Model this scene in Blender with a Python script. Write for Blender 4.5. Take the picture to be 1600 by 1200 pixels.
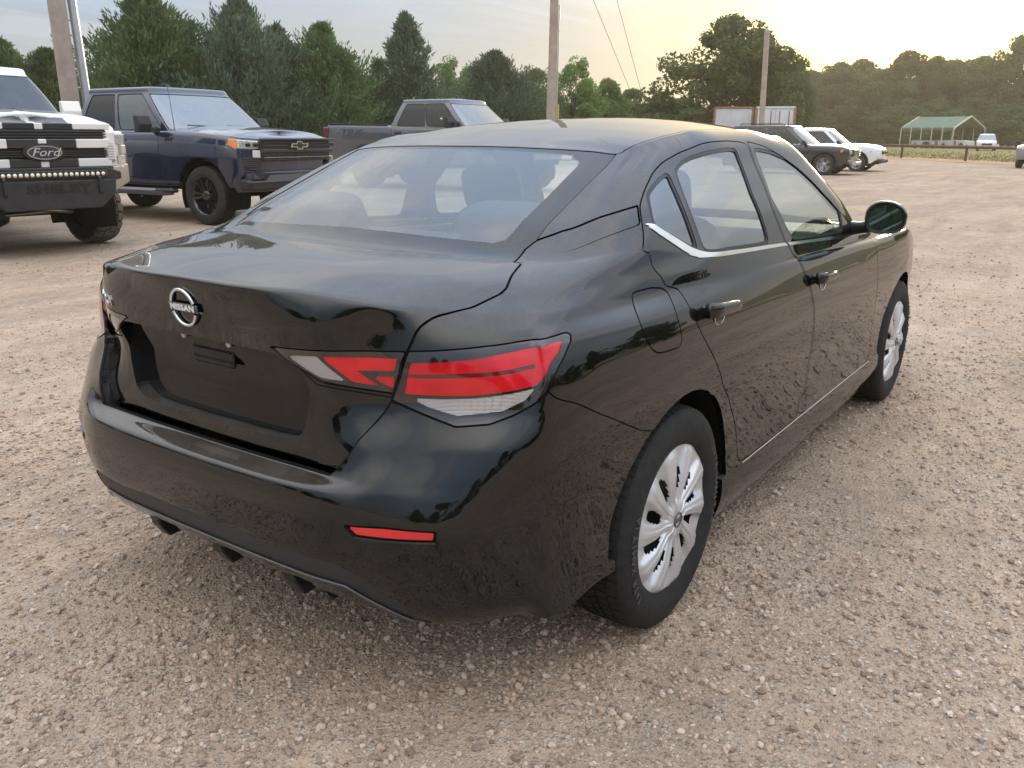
import bpy, bmesh, math, random
import numpy as np
from mathutils import Vector, Matrix
R_ = math.radians
SC = bpy.context.scene
COL = SC.collection
for o in list(bpy.data.objects): bpy.data.objects.remove(o)

# ================================================================ camera
# world frame: X = forward of the parked sedan, Y = its left, Z up, origin under its rear axle
CAM_F, CAM_YAW, CAM_PITCH, CAM_ROLL = 1346.4, 35.229, 16.099, 0.212
CAM_P = Vector((-2.099, -1.809, 1.370))
cd = bpy.data.cameras.new('camera'); cam = bpy.data.objects.new('camera', cd); COL.objects.link(cam)
cd.sensor_width = 36.0; cd.lens = CAM_F/1600*36.0; cd.clip_start = .05; cd.clip_end = 3000
yw, pt, rl = R_(CAM_YAW), R_(CAM_PITCH), R_(CAM_ROLL)
fw = Vector((math.cos(yw)*math.cos(pt), math.sin(yw)*math.cos(pt), -math.sin(pt)))
rt0 = fw.cross(Vector((0, 0, 1))).normalized(); up0 = rt0.cross(fw)
rt = math.cos(rl)*rt0+math.sin(rl)*up0; up = -math.sin(rl)*rt0+math.cos(rl)*up0
cam.matrix_world = Matrix(((rt.x, up.x, -fw.x, CAM_P.x), (rt.y, up.y, -fw.y, CAM_P.y), (rt.z, up.z, -fw.z, CAM_P.z), (0, 0, 0, 1)))
SC.camera = cam

def ray(px, py):
    return fw+(px-800)/CAM_F*rt-(py-600)/CAM_F*up
def gnd(px, py, z=0.):
    d = ray(px, py); return CAM_P+d*((z-CAM_P.z)/d.z)
def far(px, dist):
    """ground point under pixel column px (at the horizon) at horizontal distance dist"""
    d = ray(px, 205); h = Vector((d.x, d.y, 0)).normalized(); return Vector((CAM_P.x, CAM_P.y, 0))+h*dist

# ================================================================ sky, sun, exposure
SUN_D = ray(1455, -38).normalized()
SUN_EL = math.asin(SUN_D.z); SUN_AZ = math.atan2(SUN_D.x, SUN_D.y)
W = bpy.data.worlds.new('World'); SC.world = W; W.use_nodes = True
nt = W.node_tree; nt.nodes.clear()
def N_(t, tree=None, **k):
    n = (tree or nt).nodes.new(t)
    for a, b in k.items(): setattr(n, a, b)
    return n
def wire(tree, *prs):
    for a, b in prs: tree.links.new(a, b)
def vmath(tree, op, a, b=None):
    n = tree.nodes.new('ShaderNodeVectorMath'); n.operation = op
    for i, v in enumerate((a, b)):
        if v is None: continue
        if isinstance(v, (tuple, list, Vector)): n.inputs[i].default_value = v
        else: tree.links.new(v, n.inputs[i])
    return n.outputs['Value'] if op in ('DOT_PRODUCT', 'LENGTH') else n.outputs[0]
def math_(tree, op, a, b=None, c=None, clamp=False):
    n = tree.nodes.new('ShaderNodeMath'); n.operation = op; n.use_clamp = clamp
    for i, v in enumerate((a, b, c)):
        if v is None: continue
        if isinstance(v, (int, float)): n.inputs[i].default_value = v
        else: tree.links.new(v, n.inputs[i])
    return n.outputs[0]
def mixc(tree, f, a, b, op='MIX'):
    n = tree.nodes.new('ShaderNodeMix'); n.data_type = 'RGBA'; n.blend_type = op; n.clamp_factor = True
    for s, v in ((n.inputs[0], f), (n.inputs[6], a), (n.inputs[7], b)):
        if isinstance(v, (int, float)): s.default_value = v
        elif isinstance(v, (tuple, list)): s.default_value = tuple(v)+((1,) if len(v) == 3 else ())
        else: tree.links.new(v, s)
    return n.outputs[2]
def ramp(tree, f, stops, interp='LINEAR'):
    n = tree.nodes.new('ShaderNodeValToRGB'); n.color_ramp.interpolation = interp
    e = n.color_ramp.elements
    while len(e) < len(stops): e.new(.5)
    for k, (p, c) in enumerate(stops):
        e[k].position = p; e[k].color = (c, c, c, 1) if isinstance(c, (int, float)) else tuple(c)+(1,)
    tree.links.new(f, n.inputs[0]); return n.outputs[0]
def noise(tree, vec, scale, detail=4, rough=.55, dist=0.):
    n = tree.nodes.new('ShaderNodeTexNoise'); n.inputs['Scale'].default_value = scale; n.inputs['Detail'].default_value = detail
    n.inputs['Roughness'].default_value = rough; n.inputs['Distortion'].default_value = dist
    if vec is not None: tree.links.new(vec, n.inputs['Vector'])
    return n.outputs['Fac']

sky = N_('ShaderNodeTexSky', sky_type='NISHITA', sun_disc=False)
sky.sun_elevation = SUN_EL; sky.sun_rotation = SUN_AZ; sky.air_density = 1.0; sky.dust_density = 1.6; sky.ozone_density = 1.2
tc = N_('ShaderNodeTexCoord'); D = tc.outputs['Generated']
dn = vmath(nt, 'NORMALIZE', D); sx = N_('ShaderNodeSeparateXYZ'); wire(nt, (dn, sx.inputs[0]))
cosang = vmath(nt, 'DOT_PRODUCT', dn, tuple(SUN_D))
cp = math_(nt, 'MAXIMUM', cosang, 0.0)
halo = math_(nt, 'POWER', cp, 260.0); glow = math_(nt, 'POWER', cp, 42.0); wide = math_(nt, 'POWER', cp, 12.0)
# cloud veil on a plane above: thin streaky altostratus
zz = math_(nt, 'ADD', math_(nt, 'MAXIMUM', sx.outputs[2], 0.0), 0.07)
cx = math_(nt, 'DIVIDE', sx.outputs[0], zz); cy = math_(nt, 'DIVIDE', sx.outputs[1], zz)
cv = N_('ShaderNodeCombineXYZ'); wire(nt, (cx, cv.inputs[0]), (cy, cv.inputs[1]))
mp = N_('ShaderNodeMapping'); mp.inputs['Rotation'].default_value = (0, 0, R_(62)); mp.inputs['Scale'].default_value = (.34, 1.0, 1.0)
wire(nt, (cv.outputs[0], mp.inputs[0]))
n1 = noise(nt, mp.outputs[0], 1.05, 7, .6, .8); n2 = noise(nt, cv.outputs[0], .38, 4, .5, .4)
nc = math_(nt, 'ADD', math_(nt, 'MULTIPLY', n1, .6), math_(nt, 'MULTIPLY', n2, .4))
cov = ramp(nt, nc, [(.42, .25), (.56, 1.0)])
veilc = mixc(nt, wide, (.48, .58, .71), (.70, .66, .57))               # cloud lit by sky, warmer towards the sun
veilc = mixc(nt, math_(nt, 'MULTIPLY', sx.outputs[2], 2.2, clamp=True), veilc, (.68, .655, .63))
veilc = mixc(nt, math_(nt, 'MULTIPLY', glow, .9, clamp=True), veilc, (1.5, 1.15, .46))
clr = N_('ShaderNodeVectorMath', operation='SCALE'); clr.inputs[3].default_value = .115
wire(nt, (sky.outputs[0], clr.inputs[0]))
base = mixc(nt, .72, clr.outputs[0], (.31, .47, .72))                  # thin even haze over the blue
skyc = mixc(nt, math_(nt, 'MULTIPLY', cov, .85), base, veilc)
dk = ramp(nt, nc, [(.34, 1.05), (.47, .90), (.62, 1.10)])
skyc = mixc(nt, 1.0, skyc, dk, 'MULTIPLY')
# steeper than an overcast law: sky brightened overhead to light ground and car
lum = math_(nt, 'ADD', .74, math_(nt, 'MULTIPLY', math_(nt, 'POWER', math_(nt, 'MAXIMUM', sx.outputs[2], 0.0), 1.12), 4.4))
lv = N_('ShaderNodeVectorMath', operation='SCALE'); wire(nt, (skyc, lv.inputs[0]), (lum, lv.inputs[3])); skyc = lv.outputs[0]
gl = N_('ShaderNodeVectorMath', operation='SCALE'); gl.inputs[0].default_value = (1.1, .78, .22); wire(nt, (glow, gl.inputs[3]))
hl = N_('ShaderNodeVectorMath', operation='SCALE'); hl.inputs[0].default_value = (3.2, 2.7, 1.5); wire(nt, (halo, hl.inputs[3]))
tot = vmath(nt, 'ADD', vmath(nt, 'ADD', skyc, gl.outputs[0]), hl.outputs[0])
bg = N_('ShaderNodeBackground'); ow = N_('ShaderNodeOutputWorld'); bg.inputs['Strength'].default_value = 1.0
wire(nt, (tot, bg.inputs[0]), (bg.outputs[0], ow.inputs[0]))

sl = bpy.data.lights.new('sun', 'SUN'); sl.energy = 4.2; sl.angle = R_(15); sl.color = (1.0, .84, .64)
so = bpy.data.objects.new('sun', sl); COL.objects.link(so)
so.rotation_euler = (-SUN_D).to_track_quat('-Z', 'Y').to_euler(); so.location = (0, 0, 30)
SC.view_settings.view_transform = 'Standard'; SC.view_settings.look = 'None'; SC.view_settings.gamma = 1.0
SC.view_settings.exposure = -0.08; SC.view_settings.use_curve_mapping = False
SC.cycles.max_bounces = 10; SC.cycles.transparent_max_bounces = 24; SC.cycles.glossy_bounces = 5; SC.cycles.diffuse_bounces = 3

# ================================================================ materials
MATS = {}
def mat(name, col=(.5, .5, .5), rough=.5, metal=0., spec=.5, coat=0., coat_r=.03, var=.0, vscale=8., bump=0., bscale=60., emis=None, alpha=1., trans=0., col2=None, dust=0., ribs=0.):
    if name in MATS: return MATS[name]
    m = bpy.data.materials.new(name); m.use_nodes = True; t = m.node_tree; b = t.nodes['Principled BSDF']
    b.inputs['Base Color'].default_value = tuple(col)+(1,); b.inputs['Roughness'].default_value = rough; b.inputs['Metallic'].default_value = metal
    b.inputs['Specular IOR Level'].default_value = spec; b.inputs['Coat Weight'].default_value = coat; b.inputs['Coat Roughness'].default_value = coat_r; b.inputs['Coat IOR'].default_value = 1.6
    b.inputs['Transmission Weight'].default_value = trans
    if emis: b.inputs['Emission Color'].default_value = tuple(emis[0])+(1,); b.inputs['Emission Strength'].default_value = emis[1]
    tc = t.nodes.new('ShaderNodeTexCoord')
    if var or col2:
        f = noise(t, tc.outputs['Object'], vscale, 5, .6)
        c2 = col2 or tuple(c*(1-var) for c in col)
        c1 = col if col2 else tuple(min(1, c*(1+var*.6)) for c in col)
        base = mixc(t, ramp(t, f, [(.3, 0.), (.7, 1.)]), c1, c2); wire(t, (base, b.inputs['Base Color']))
        r = math_(t, 'ADD', math_(t, 'MULTIPLY', f, .25), rough-.12); 
        if rough > .2: wire(t, (r, b.inputs['Roughness']))
    if dust:
        g = t.nodes.new('ShaderNodeNewGeometry'); s = t.nodes.new('ShaderNodeSeparateXYZ'); wire(t, (g.outputs['Normal'], s.inputs[0]))
        f = noise(t, tc.outputs['Object'], 5.5, 7, .62, .6); f2 = noise(t, tc.outputs['Object'], 160., 2, .6)
        upf = ramp(t, s.outputs[2], [(.30, 0.0), (.97, 1.)])
        k = math_(t, 'MULTIPLY', math_(t, 'MULTIPLY', upf, ramp(t, f, [(.3, .35), (.75, 1.)])), dust)
        k = math_(t, 'MULTIPLY', k, math_(t, 'ADD', math_(t, 'MULTIPLY', f2, .7), .65))
        d = t.nodes.new('ShaderNodeBsdfDiffuse'); d.inputs[0].default_value = (.40, .34, .28, 1)
        mx = t.nodes.new('ShaderNodeMixShader'); o = t.nodes['Material Output']
        wire(t, (k, mx.inputs[0]), (b.outputs[0], mx.inputs[1]), (d.outputs[0], mx.inputs[2]), (mx.outputs[0], o.inputs[0]))
    if ribs:
        w = t.nodes.new('ShaderNodeTexWave'); w.bands_direction = 'Z'; w.inputs['Scale'].default_value = ribs; w.inputs['Distortion'].default_value = .3; w2 = t.nodes.new('ShaderNodeTexWave'); w2.bands_direction = 'DIAGONAL'; w2.inputs['Scale'].default_value = ribs*1.7
        wire(t, (tc.outputs['Object'], w.inputs['Vector']), (tc.outputs['Object'], w2.inputs['Vector'])); n = t.nodes.new('ShaderNodeBump'); n.inputs['Strength'].default_value = .35; n.inputs['Distance'].default_value = .003
        wire(t, (math_(t, 'ADD', w.outputs['Fac'], math_(t, 'MULTIPLY', w2.outputs['Fac'], .5)), n.inputs['Height']), (n.outputs[0], b.inputs['Normal']))
        lc = mixc(t, w.outputs['Fac'], tuple(c*.75 for c in col), tuple(min(1, c*1.1) for c in col)); wire(t, (lc, b.inputs['Base Color']))
    if bump:
        f = noise(t, tc.outputs['Object'], bscale, 4, .6); n = t.nodes.new('ShaderNodeBump'); n.inputs['Strength'].default_value = bump; n.inputs['Distance'].default_value = .01
        wire(t, (f, n.inputs['Height']), (n.outputs[0], b.inputs['Normal']))
    MATS[name] = m; return m
def glass_mat(name, tint=(.6, .7, .7), rough=.01, ior=1.5, film=0., filmcol=(.5, .5, .5)):
    """window pane: fresnel mirror over a tinted see-through sheet, with a thin film of dust"""
    if name in MATS: return MATS[name]
    m = bpy.data.materials.new(name); m.use_nodes = True; t = m.node_tree; t.nodes.clear()
    o = t.nodes.new('ShaderNodeOutputMaterial'); ge = t.nodes.new('ShaderNodeNewGeometry')      # Schlick term on |cos|: the same from both sides of a thin pane
    f0 = ((ior-1)/(ior+1))**2; cs = math_(t, 'ABSOLUTE', vmath(t, 'DOT_PRODUCT', ge.outputs['Normal'], ge.outputs['Incoming']))
    frf = math_(t, 'ADD', f0, math_(t, 'MULTIPLY', math_(t, 'POWER', math_(t, 'SUBTRACT', 1.0, cs, clamp=True), 5.0), 1-f0))
    tr = t.nodes.new('ShaderNodeBsdfTransparent'); tr.inputs[0].default_value = tuple(tint)+(1,)
    gl = t.nodes.new('ShaderNodeBsdfGlossy'); gl.inputs[0].default_value = (1, 1, 1, 1); gl.inputs['Roughness'].default_value = rough
    mx = t.nodes.new('ShaderNodeMixShader')
    a = tr.outputs[0]
    if film:
        df = t.nodes.new('ShaderNodeBsdfDiffuse'); df.inputs[0].default_value = tuple(filmcol)+(1,); m2 = t.nodes.new('ShaderNodeMixShader')
        tc = t.nodes.new('ShaderNodeTexCoord'); f = noise(t, tc.outputs['Object'], 6, 6, .65)
        wire(t, (math_(t, 'MULTIPLY', ramp(t, f, [(.25, .5), (.75, 1.)]), film), m2.inputs[0]), (tr.outputs[0], m2.inputs[1]), (df.outputs[0], m2.inputs[2])); a = m2.outputs[0]
    wire(t, (frf, mx.inputs[0]), (a, mx.inputs[1]), (gl.outputs[0], mx.inputs[2]), (mx.outputs[0], o.inputs[0]))
    MATS[name] = m; return m

# ================================================================ objects
def tag(o, label=None, cat=None, group=None, kind=None):
    if label: o['label'] = label
    if cat: o['category'] = cat
    if group: o['group'] = group
    if kind: o['kind'] = kind
    return o
def empty(name, loc=(0, 0, 0), rz=0., label=None, cat=None, group=None):
    o = bpy.data.objects.new(name, None); COL.objects.link(o); o.location = loc; o.rotation_euler = (0, 0, rz); o.empty_display_size = .2
    return tag(o, label, cat, group)
def obj(name, me, parent=None, m=None):
    if m is not None:
        me.materials.clear(); me.materials.append(m)
    o = bpy.data.objects.new(name, me); COL.objects.link(o)
    if parent is not None: o.parent = parent
    return o
def tri_mesh(name, V, T, N=None):
    me = bpy.data.meshes.new(name); V = np.ascontiguousarray(V, np.float32); T = np.ascontiguousarray(T, np.int32)
    me.vertices.add(len(V)); me.vertices.foreach_set('co', V.ravel())
    me.loops.add(T.size); me.loops.foreach_set('vertex_index', T.ravel())
    me.polygons.add(len(T)); me.polygons.foreach_set('loop_start', np.arange(0, T.size, T.shape[1], dtype=np.int32))
    me.update(calc_edges=True); me.polygons.foreach_set('use_smooth', np.ones(len(T), bool))
    if N is not None: me.normals_split_custom_set_from_vertices(np.ascontiguousarray(N, np.float32))
    return me
def copy_tree(o, parent=None):
    c = o.copy(); COL.objects.link(c); c.parent = parent
    for ch in o.children: copy_tree(ch, c)
    return c

class MB:
    """mesh builder: collects verts and faces, builds one mesh object"""
    def __init__(s): s.v = []; s.f = []; s.sm = []
    def add(s, V, F, smooth=False, M=None):
        b = len(s.v)
        for p in V:
            p = Vector(p); s.v.append(tuple(M @ p) if M is not None else tuple(p))
        for f in F: s.f.append([b+i for i in f]); s.sm.append(smooth)
        return s
    def box(s, c, d, b=.0, M=None, taper=None):
        x, y, z = (q/2 for q in d); cx, cy, cz = c
        if b <= 0:
            V = [(cx+i*x, cy+j*y, cz+k*z) for k in (-1, 1) for j in (-1, 1) for i in (-1, 1)]
            F = [(0, 2, 3, 1), (4, 5, 7, 6), (0, 1, 5, 4), (2, 6, 7, 3), (0, 4, 6, 2), (1, 3, 7, 5)]
            return s.add(V, F, False, M)
        b = min(b, x*.98, y*.98, z*.98); V = []; ix = {}
        for i in (-1, 1):
            for j in (-1, 1):
                for k in (-1, 1):
                    for a in range(3):
                        q = [x-b, y-b, z-b]; q[a] += b; ix[(i, j, k, a)] = len(V); V.append((cx+i*q[0], cy+j*q[1], cz+k*q[2]))
        F = []
        for i in (-1, 1):
            f = [ix[(i, j, k, 0)] for j, k in ((-1, -1), (1, -1), (1, 1), (-1, 1))]; F.append(f if i > 0 else f[::-1])
            f = [ix[(j, i, k, 1)] for j, k in ((-1, -1), (-1, 1), (1, 1), (1, -1))]; F.append(f if i > 0 else f[::-1])
            f = [ix[(j, k, i, 2)] for j, k in ((-1, -1), (1, -1), (1, 1), (-1, 1))]; F.append(f if i > 0 else f[::-1])
        for i in (-1, 1):
            for j in (-1, 1):
                for a in range(3):
                    p, q = [(0, 1), (1, 2), (2, 0)][a]; r = 3-p-q
                    def key(kk, ax):
                        t = [0, 0, 0]; t[p] = i; t[q] = j; t[r] = kk; return ix[(t[0], t[1], t[2], ax)]
                    f = [key(-1, p), key(-1, q), key(1, q), key(1, p)]; F.append(f if i*j > 0 else f[::-1])
                for k in (-1, 1):
                    f = [ix[(i, j, k, 0)], ix[(i, j, k, 1)], ix[(i, j, k, 2)]]; F.append(f if i*j*k > 0 else f[::-1])
        return s.add(V, F, False, M)
    def prism(s, poly, a, b, axis='y', M=None, bev=0.):
        """closed 2-D polygon extruded from a to b along axis (poly in the other two axes, in order)"""
        n = len(poly)
        def P(q, t):
            return {'y': (q[0], t, q[1]), 'x': (t, q[0], q[1]), 'z': (q[0], q[1], t)}[axis]
        A = sum(poly[i][0]*poly[(i+1) % n][1]-poly[(i+1) % n][0]*poly[i][1] for i in range(n))
        V = [P(q, a) for q in poly]+[P(q, b) for q in poly]
        F = [list(range(n))[::-1], list(range(n, 2*n))]+[(i, (i+1) % n, n+(i+1) % n, n+i) for i in range(n)]
        flip = (A < 0) ^ (axis == 'y') ^ (b < a)
        if flip: F = [f[::-1] for f in F]
        return s.add(V, F, False, M)
    def tube(s, pts, r, n=8, cap=True, M=None, closed=False):
        P = [Vector(p) for p in pts]; m = len(P); rr = [float(q) for q in r] if hasattr(r, '__len__') else [float(r)]*m; V = []; F = []
        up = None
        for i in range(m):
            a = P[i-1] if (i > 0 or closed) else P[i]; b = P[(i+1) % m] if (i < m-1 or closed) else P[i]
            t = (b-a).normalized()
            if up is None: up = Vector((0, 0, 1)) if abs(t.z) < .9 else Vector((1, 0, 0))
            e = t.cross(up); e = e.normalized() if e.length > 1e-6 else t.orthogonal().normalized(); up = e.cross(t).normalized()
            for k in range(n):
                q = 2*math.pi*k/n; V.append(P[i]+rr[i]*(math.cos(q)*e+math.sin(q)*up))
        for i in range(m if closed else m-1):
            j = (i+1) % m
            for k in range(n): F.append((i*n+k, i*n+(k+1) % n, j*n+(k+1) % n, j*n+k))
        s.add(V, F, True, M)
        if cap and not closed:
            s.add(V[:n], [list(range(n))[::-1]], False, M); s.add(V[-n:], [list(range(n))], False, M)
        return s
    def lathe(s, prof, n=48, axis='y', M=None, closed=False, a0=0., a1=2*math.pi):
        """profile of (radius, offset along axis)"""
        V = []; F = []; m = len(prof); full = abs(a1-a0-2*math.pi) < 1e-6; nn = n if full else n+1
        for k in range(nn):
            a = a0+(a1-a0)*k/n; c, d = math.cos(a), math.sin(a)
            for r, h in prof: V.append((r*c, h, r*d) if axis == 'y' else ((r*c, r*d, h) if axis == 'z' else (h, r*c, r*d)))
        for k in range(n):
            k2 = (k+1) % nn
            for i in range(m if closed else m-1):
                j = (i+1) % m; f = (k*m+i, k*m+j, k2*m+j, k2*m+i); F.append(f)
        return s.add(V, F, True, M)
    def build(s, name, m, parent=None, fix=True, bevel=0., crease=35, weld=False):
        me = bpy.data.meshes.new(name); me.from_pydata(s.v, [], s.f)
        me.polygons.foreach_set('use_smooth', np.array(s.sm, bool)); me.update()
        bm = bmesh.new(); bm.from_mesh(me)
        if weld: bmesh.ops.remove_doubles(bm, verts=bm.verts, dist=1e-4)
        if fix: bmesh.ops.recalc_face_normals(bm, faces=bm.faces)
        if bevel > 0:
            es = [e for e in bm.edges if len(e.link_faces) == 2 and e.calc_face_angle(0) > R_(28)]
            bmesh.ops.bevel(bm, geom=es, offset=bevel, segments=2, affect='EDGES', profile=.5, clamp_overlap=True)
        bm.to_mesh(me); bm.free()
        return obj(name, me, parent, m)
    def mirror_y(s):
        n = len(s.v); s.v += [(x, -y, z) for x, y, z in s.v]; s.f += [[i+n for i in f][::-1] for f in s.f]; s.sm += s.sm; return s

def text_obj(name, txt, size, m, parent=None, M=None, ext=.002, font=None, sx=1., shear=0., weight=0., spacing=1.):
    cu = bpy.data.curves.new(name, 'FONT'); cu.body = txt; cu.size = size; cu.extrude = ext; cu.align_x = 'CENTER'; cu.align_y = 'CENTER'; cu.shear = shear; cu.offset = weight; cu.space_character = spacing
    cu.resolution_u = 2
    tmp = bpy.data.objects.new(name, cu); COL.objects.link(tmp)
    dg = bpy.context.evaluated_depsgraph_get(); me = bpy.data.meshes.new_from_object(tmp.evaluated_get(dg))
    bpy.data.objects.remove(tmp); bpy.data.curves.remove(cu)
    if sx != 1.: me.transform(Matrix.Diagonal((sx, 1, 1, 1)))
    if M is not None: me.transform(M)
    me.name = name
    return obj(name, me, parent, m)
def frame_mat(o, x, y):
    """matrix with columns x, y, x cross y and origin o: places flat lettering"""
    x = Vector(x).normalized(); y = Vector(y); y = (y-x*y.dot(x)).normalized(); z = x.cross(y)
    return Matrix(((x.x, y.x, z.x, o[0]), (x.y, y.y, z.y, o[1]), (x.z, y.z, z.z, o[2]), (0, 0, 0, 1)))

# ================================================================ ground
def gravel_mat():
    m = bpy.data.materials.new('gravel_ground'); m.use_nodes = True; t = m.node_tree; b = t.nodes['Principled BSDF']
    tc = t.nodes.new('ShaderNodeTexCoord'); P = tc.outputs['Object']
    big = noise(t, P, .35, 5, .6, .4); mid = noise(t, P, 2.3, 6, .65); fine = noise(t, P, 55, 5, .7)
    def voro(scale, feat='F1'):
        v = t.nodes.new('ShaderNodeTexVoronoi'); v.feature = feat; v.inputs['Scale'].default_value = scale; wire(t, (P, v.inputs['Vector'])); return v
    v1 = voro(58); v2 = voro(120)
    dirt = mixc(t, ramp(t, big, [(.3, 0.), (.7, 1.)]), (0.401, 0.277, 0.185), (0.513, 0.384, 0.278))
    dirt = mixc(t, ramp(t, mid, [(.35, 0.), (.68, 1.)]), dirt, (0.444, 0.342, 0.255))
    sp = N_('ShaderNodeSeparateColor', t); wire(t, (v1.outputs['Color'], sp.inputs[0])); sp2 = N_('ShaderNodeSeparateColor', t); wire(t, (v2.outputs['Color'], sp2.inputs[0]))
    st = ramp(t, sp.outputs[0], [(0., (0.257, 0.216, 0.185)), (.4, (0.428, 0.361, 0.307)), (.75, (0.614, 0.541, 0.462)), (1., (0.652, 0.646, 0.597))])
    st2 = ramp(t, sp2.outputs[0], [(0., (0.239, 0.195, 0.164)), (.5, (0.461, 0.371, 0.301)), (1., (0.652, 0.646, 0.567))])
    patch = ramp(t, math_(t, 'ADD', math_(t, 'MULTIPLY', mid, .6), math_(t, 'MULTIPLY', big, .4)), [(.36, .12), (.62, .85)])
    k1 = math_(t, 'MULTIPLY', math_(t, 'GREATER_THAN', sp.outputs[1], .42), patch); k1 = math_(t, 'MULTIPLY', k1, ramp(t, v1.outputs['Distance'], [(.25, 1.), (.5, 0.)]))
    k2 = math_(t, 'MULTIPLY', math_(t, 'GREATER_THAN', sp2.outputs[1], .35), .75); k2 = math_(t, 'MULTIPLY', k2, ramp(t, v2.outputs['Distance'], [(.25, 1.), (.55, 0.)]))
    c = mixc(t, k2, dirt, st2); c = mixc(t, k1, c, st)
    c = mixc(t, ramp(t, fine, [(.3, .35), (.6, 0.)]), c, (0.205, 0.144, 0.107))
    # packed wheel tracks and coarse drifts of loose stone, visible far out
    mp = t.nodes.new('ShaderNodeMapping'); mp.inputs['Rotation'].default_value = (0, 0, R_(28)); mp.inputs['Scale'].default_value = (.16, 1., 1.); wire(t, (P, mp.inputs[0]))
    tr = noise(t, mp.outputs[0], 1.5, 6, .65, .7); dr = noise(t, P, 7.5, 6, .7, .3); dr2 = noise(t, P, .9, 5, .6, .5)
    k = math_(t, 'ADD', math_(t, 'MULTIPLY', ramp(t, tr, [(.36, 0.), (.64, 1.)]), .26), math_(t, 'MULTIPLY', ramp(t, dr, [(.38, 0.), (.62, 1.)]), .22))
    k = math_(t, 'ADD', math_(t, 'ADD', k, math_(t, 'MULTIPLY', ramp(t, dr2, [(.35, 0.), (.65, 1.)]), .18)), .70)
    sv = t.nodes.new('ShaderNodeVectorMath'); sv.operation = 'SCALE'; wire(t, (c, sv.inputs[0]), (k, sv.inputs[3])); c = sv.outputs[0]
    wire(t, (c, b.inputs['Base Color'])); b.inputs['Roughness'].default_value = .9; b.inputs['Specular IOR Level'].default_value = .0
    h = math_(t, 'ADD', math_(t, 'MULTIPLY', k1, .55), math_(t, 'ADD', math_(t, 'MULTIPLY', k2, .3), math_(t, 'MULTIPLY', fine, .45)))
    h = math_(t, 'ADD', h, math_(t, 'MULTIPLY', noise(t, P, 9, 4, .6), .8))
    bn = t.nodes.new('ShaderNodeBump'); bn.inputs['Strength'].default_value = .75; bn.inputs['Distance'].default_value = .03; wire(t, (h, bn.inputs['Height']), (bn.outputs[0], b.inputs['Normal']))
    return m
def build_ground():
    n = 121; L = 420.; a = np.linspace(-1, 1, n); a = np.sign(a)*np.abs(a)**2.6*L
    X, Y = np.meshgrid(a, a); Z = np.zeros_like(X)
    rr = np.hypot(X-1, Y); und = .012*np.sin(X*1.3+.5*Y)*np.sin(Y*.9-.4*X)
    Z += und*np.clip((rr-3.5)/3, 0, 1)-.0
    V = np.stack([X.ravel(), Y.ravel(), Z.ravel()], 1); j, i = np.meshgrid(np.arange(n-1), np.arange(n-1), indexing='ij'); q = (j*n+i).ravel()
    F = np.stack([q, q+1, q+n+1, q+n], 1)
    g = obj('ground', tri_mesh('ground', V, F), None, gravel_mat()); tag(g, 'tan gravel and dirt lot around the parked cars', None, None, 'structure'); g['category'] = 'ground'
build_ground()
STONE_TREE = None
def stone_mat():
    m = bpy.data.materials.new('stone'); m.use_nodes = True; t = m.node_tree; b = t.nodes['Principled BSDF']
    oi = t.nodes.new('ShaderNodeObjectInfo'); tc = t.nodes.new('ShaderNodeTexCoord')
    c = ramp(t, oi.outputs['Random'], [(0., (0.169, 0.130, 0.107)), (.25, (0.307, 0.229, 0.174)), (.5, (0.445, 0.314, 0.224)), (.75, (0.552, 0.418, 0.320)), (1., (0.613, 0.524, 0.450))])
    f = noise(t, tc.outputs['Object'], 3., 4, .6); c = mixc(t, ramp(t, f, [(.35, 0.), (.7, .5)]), c, (0.369, 0.250, 0.168)); wire(t, (c, b.inputs['Base Color'])); b.inputs['Roughness'].default_value = .8
    return m
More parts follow.
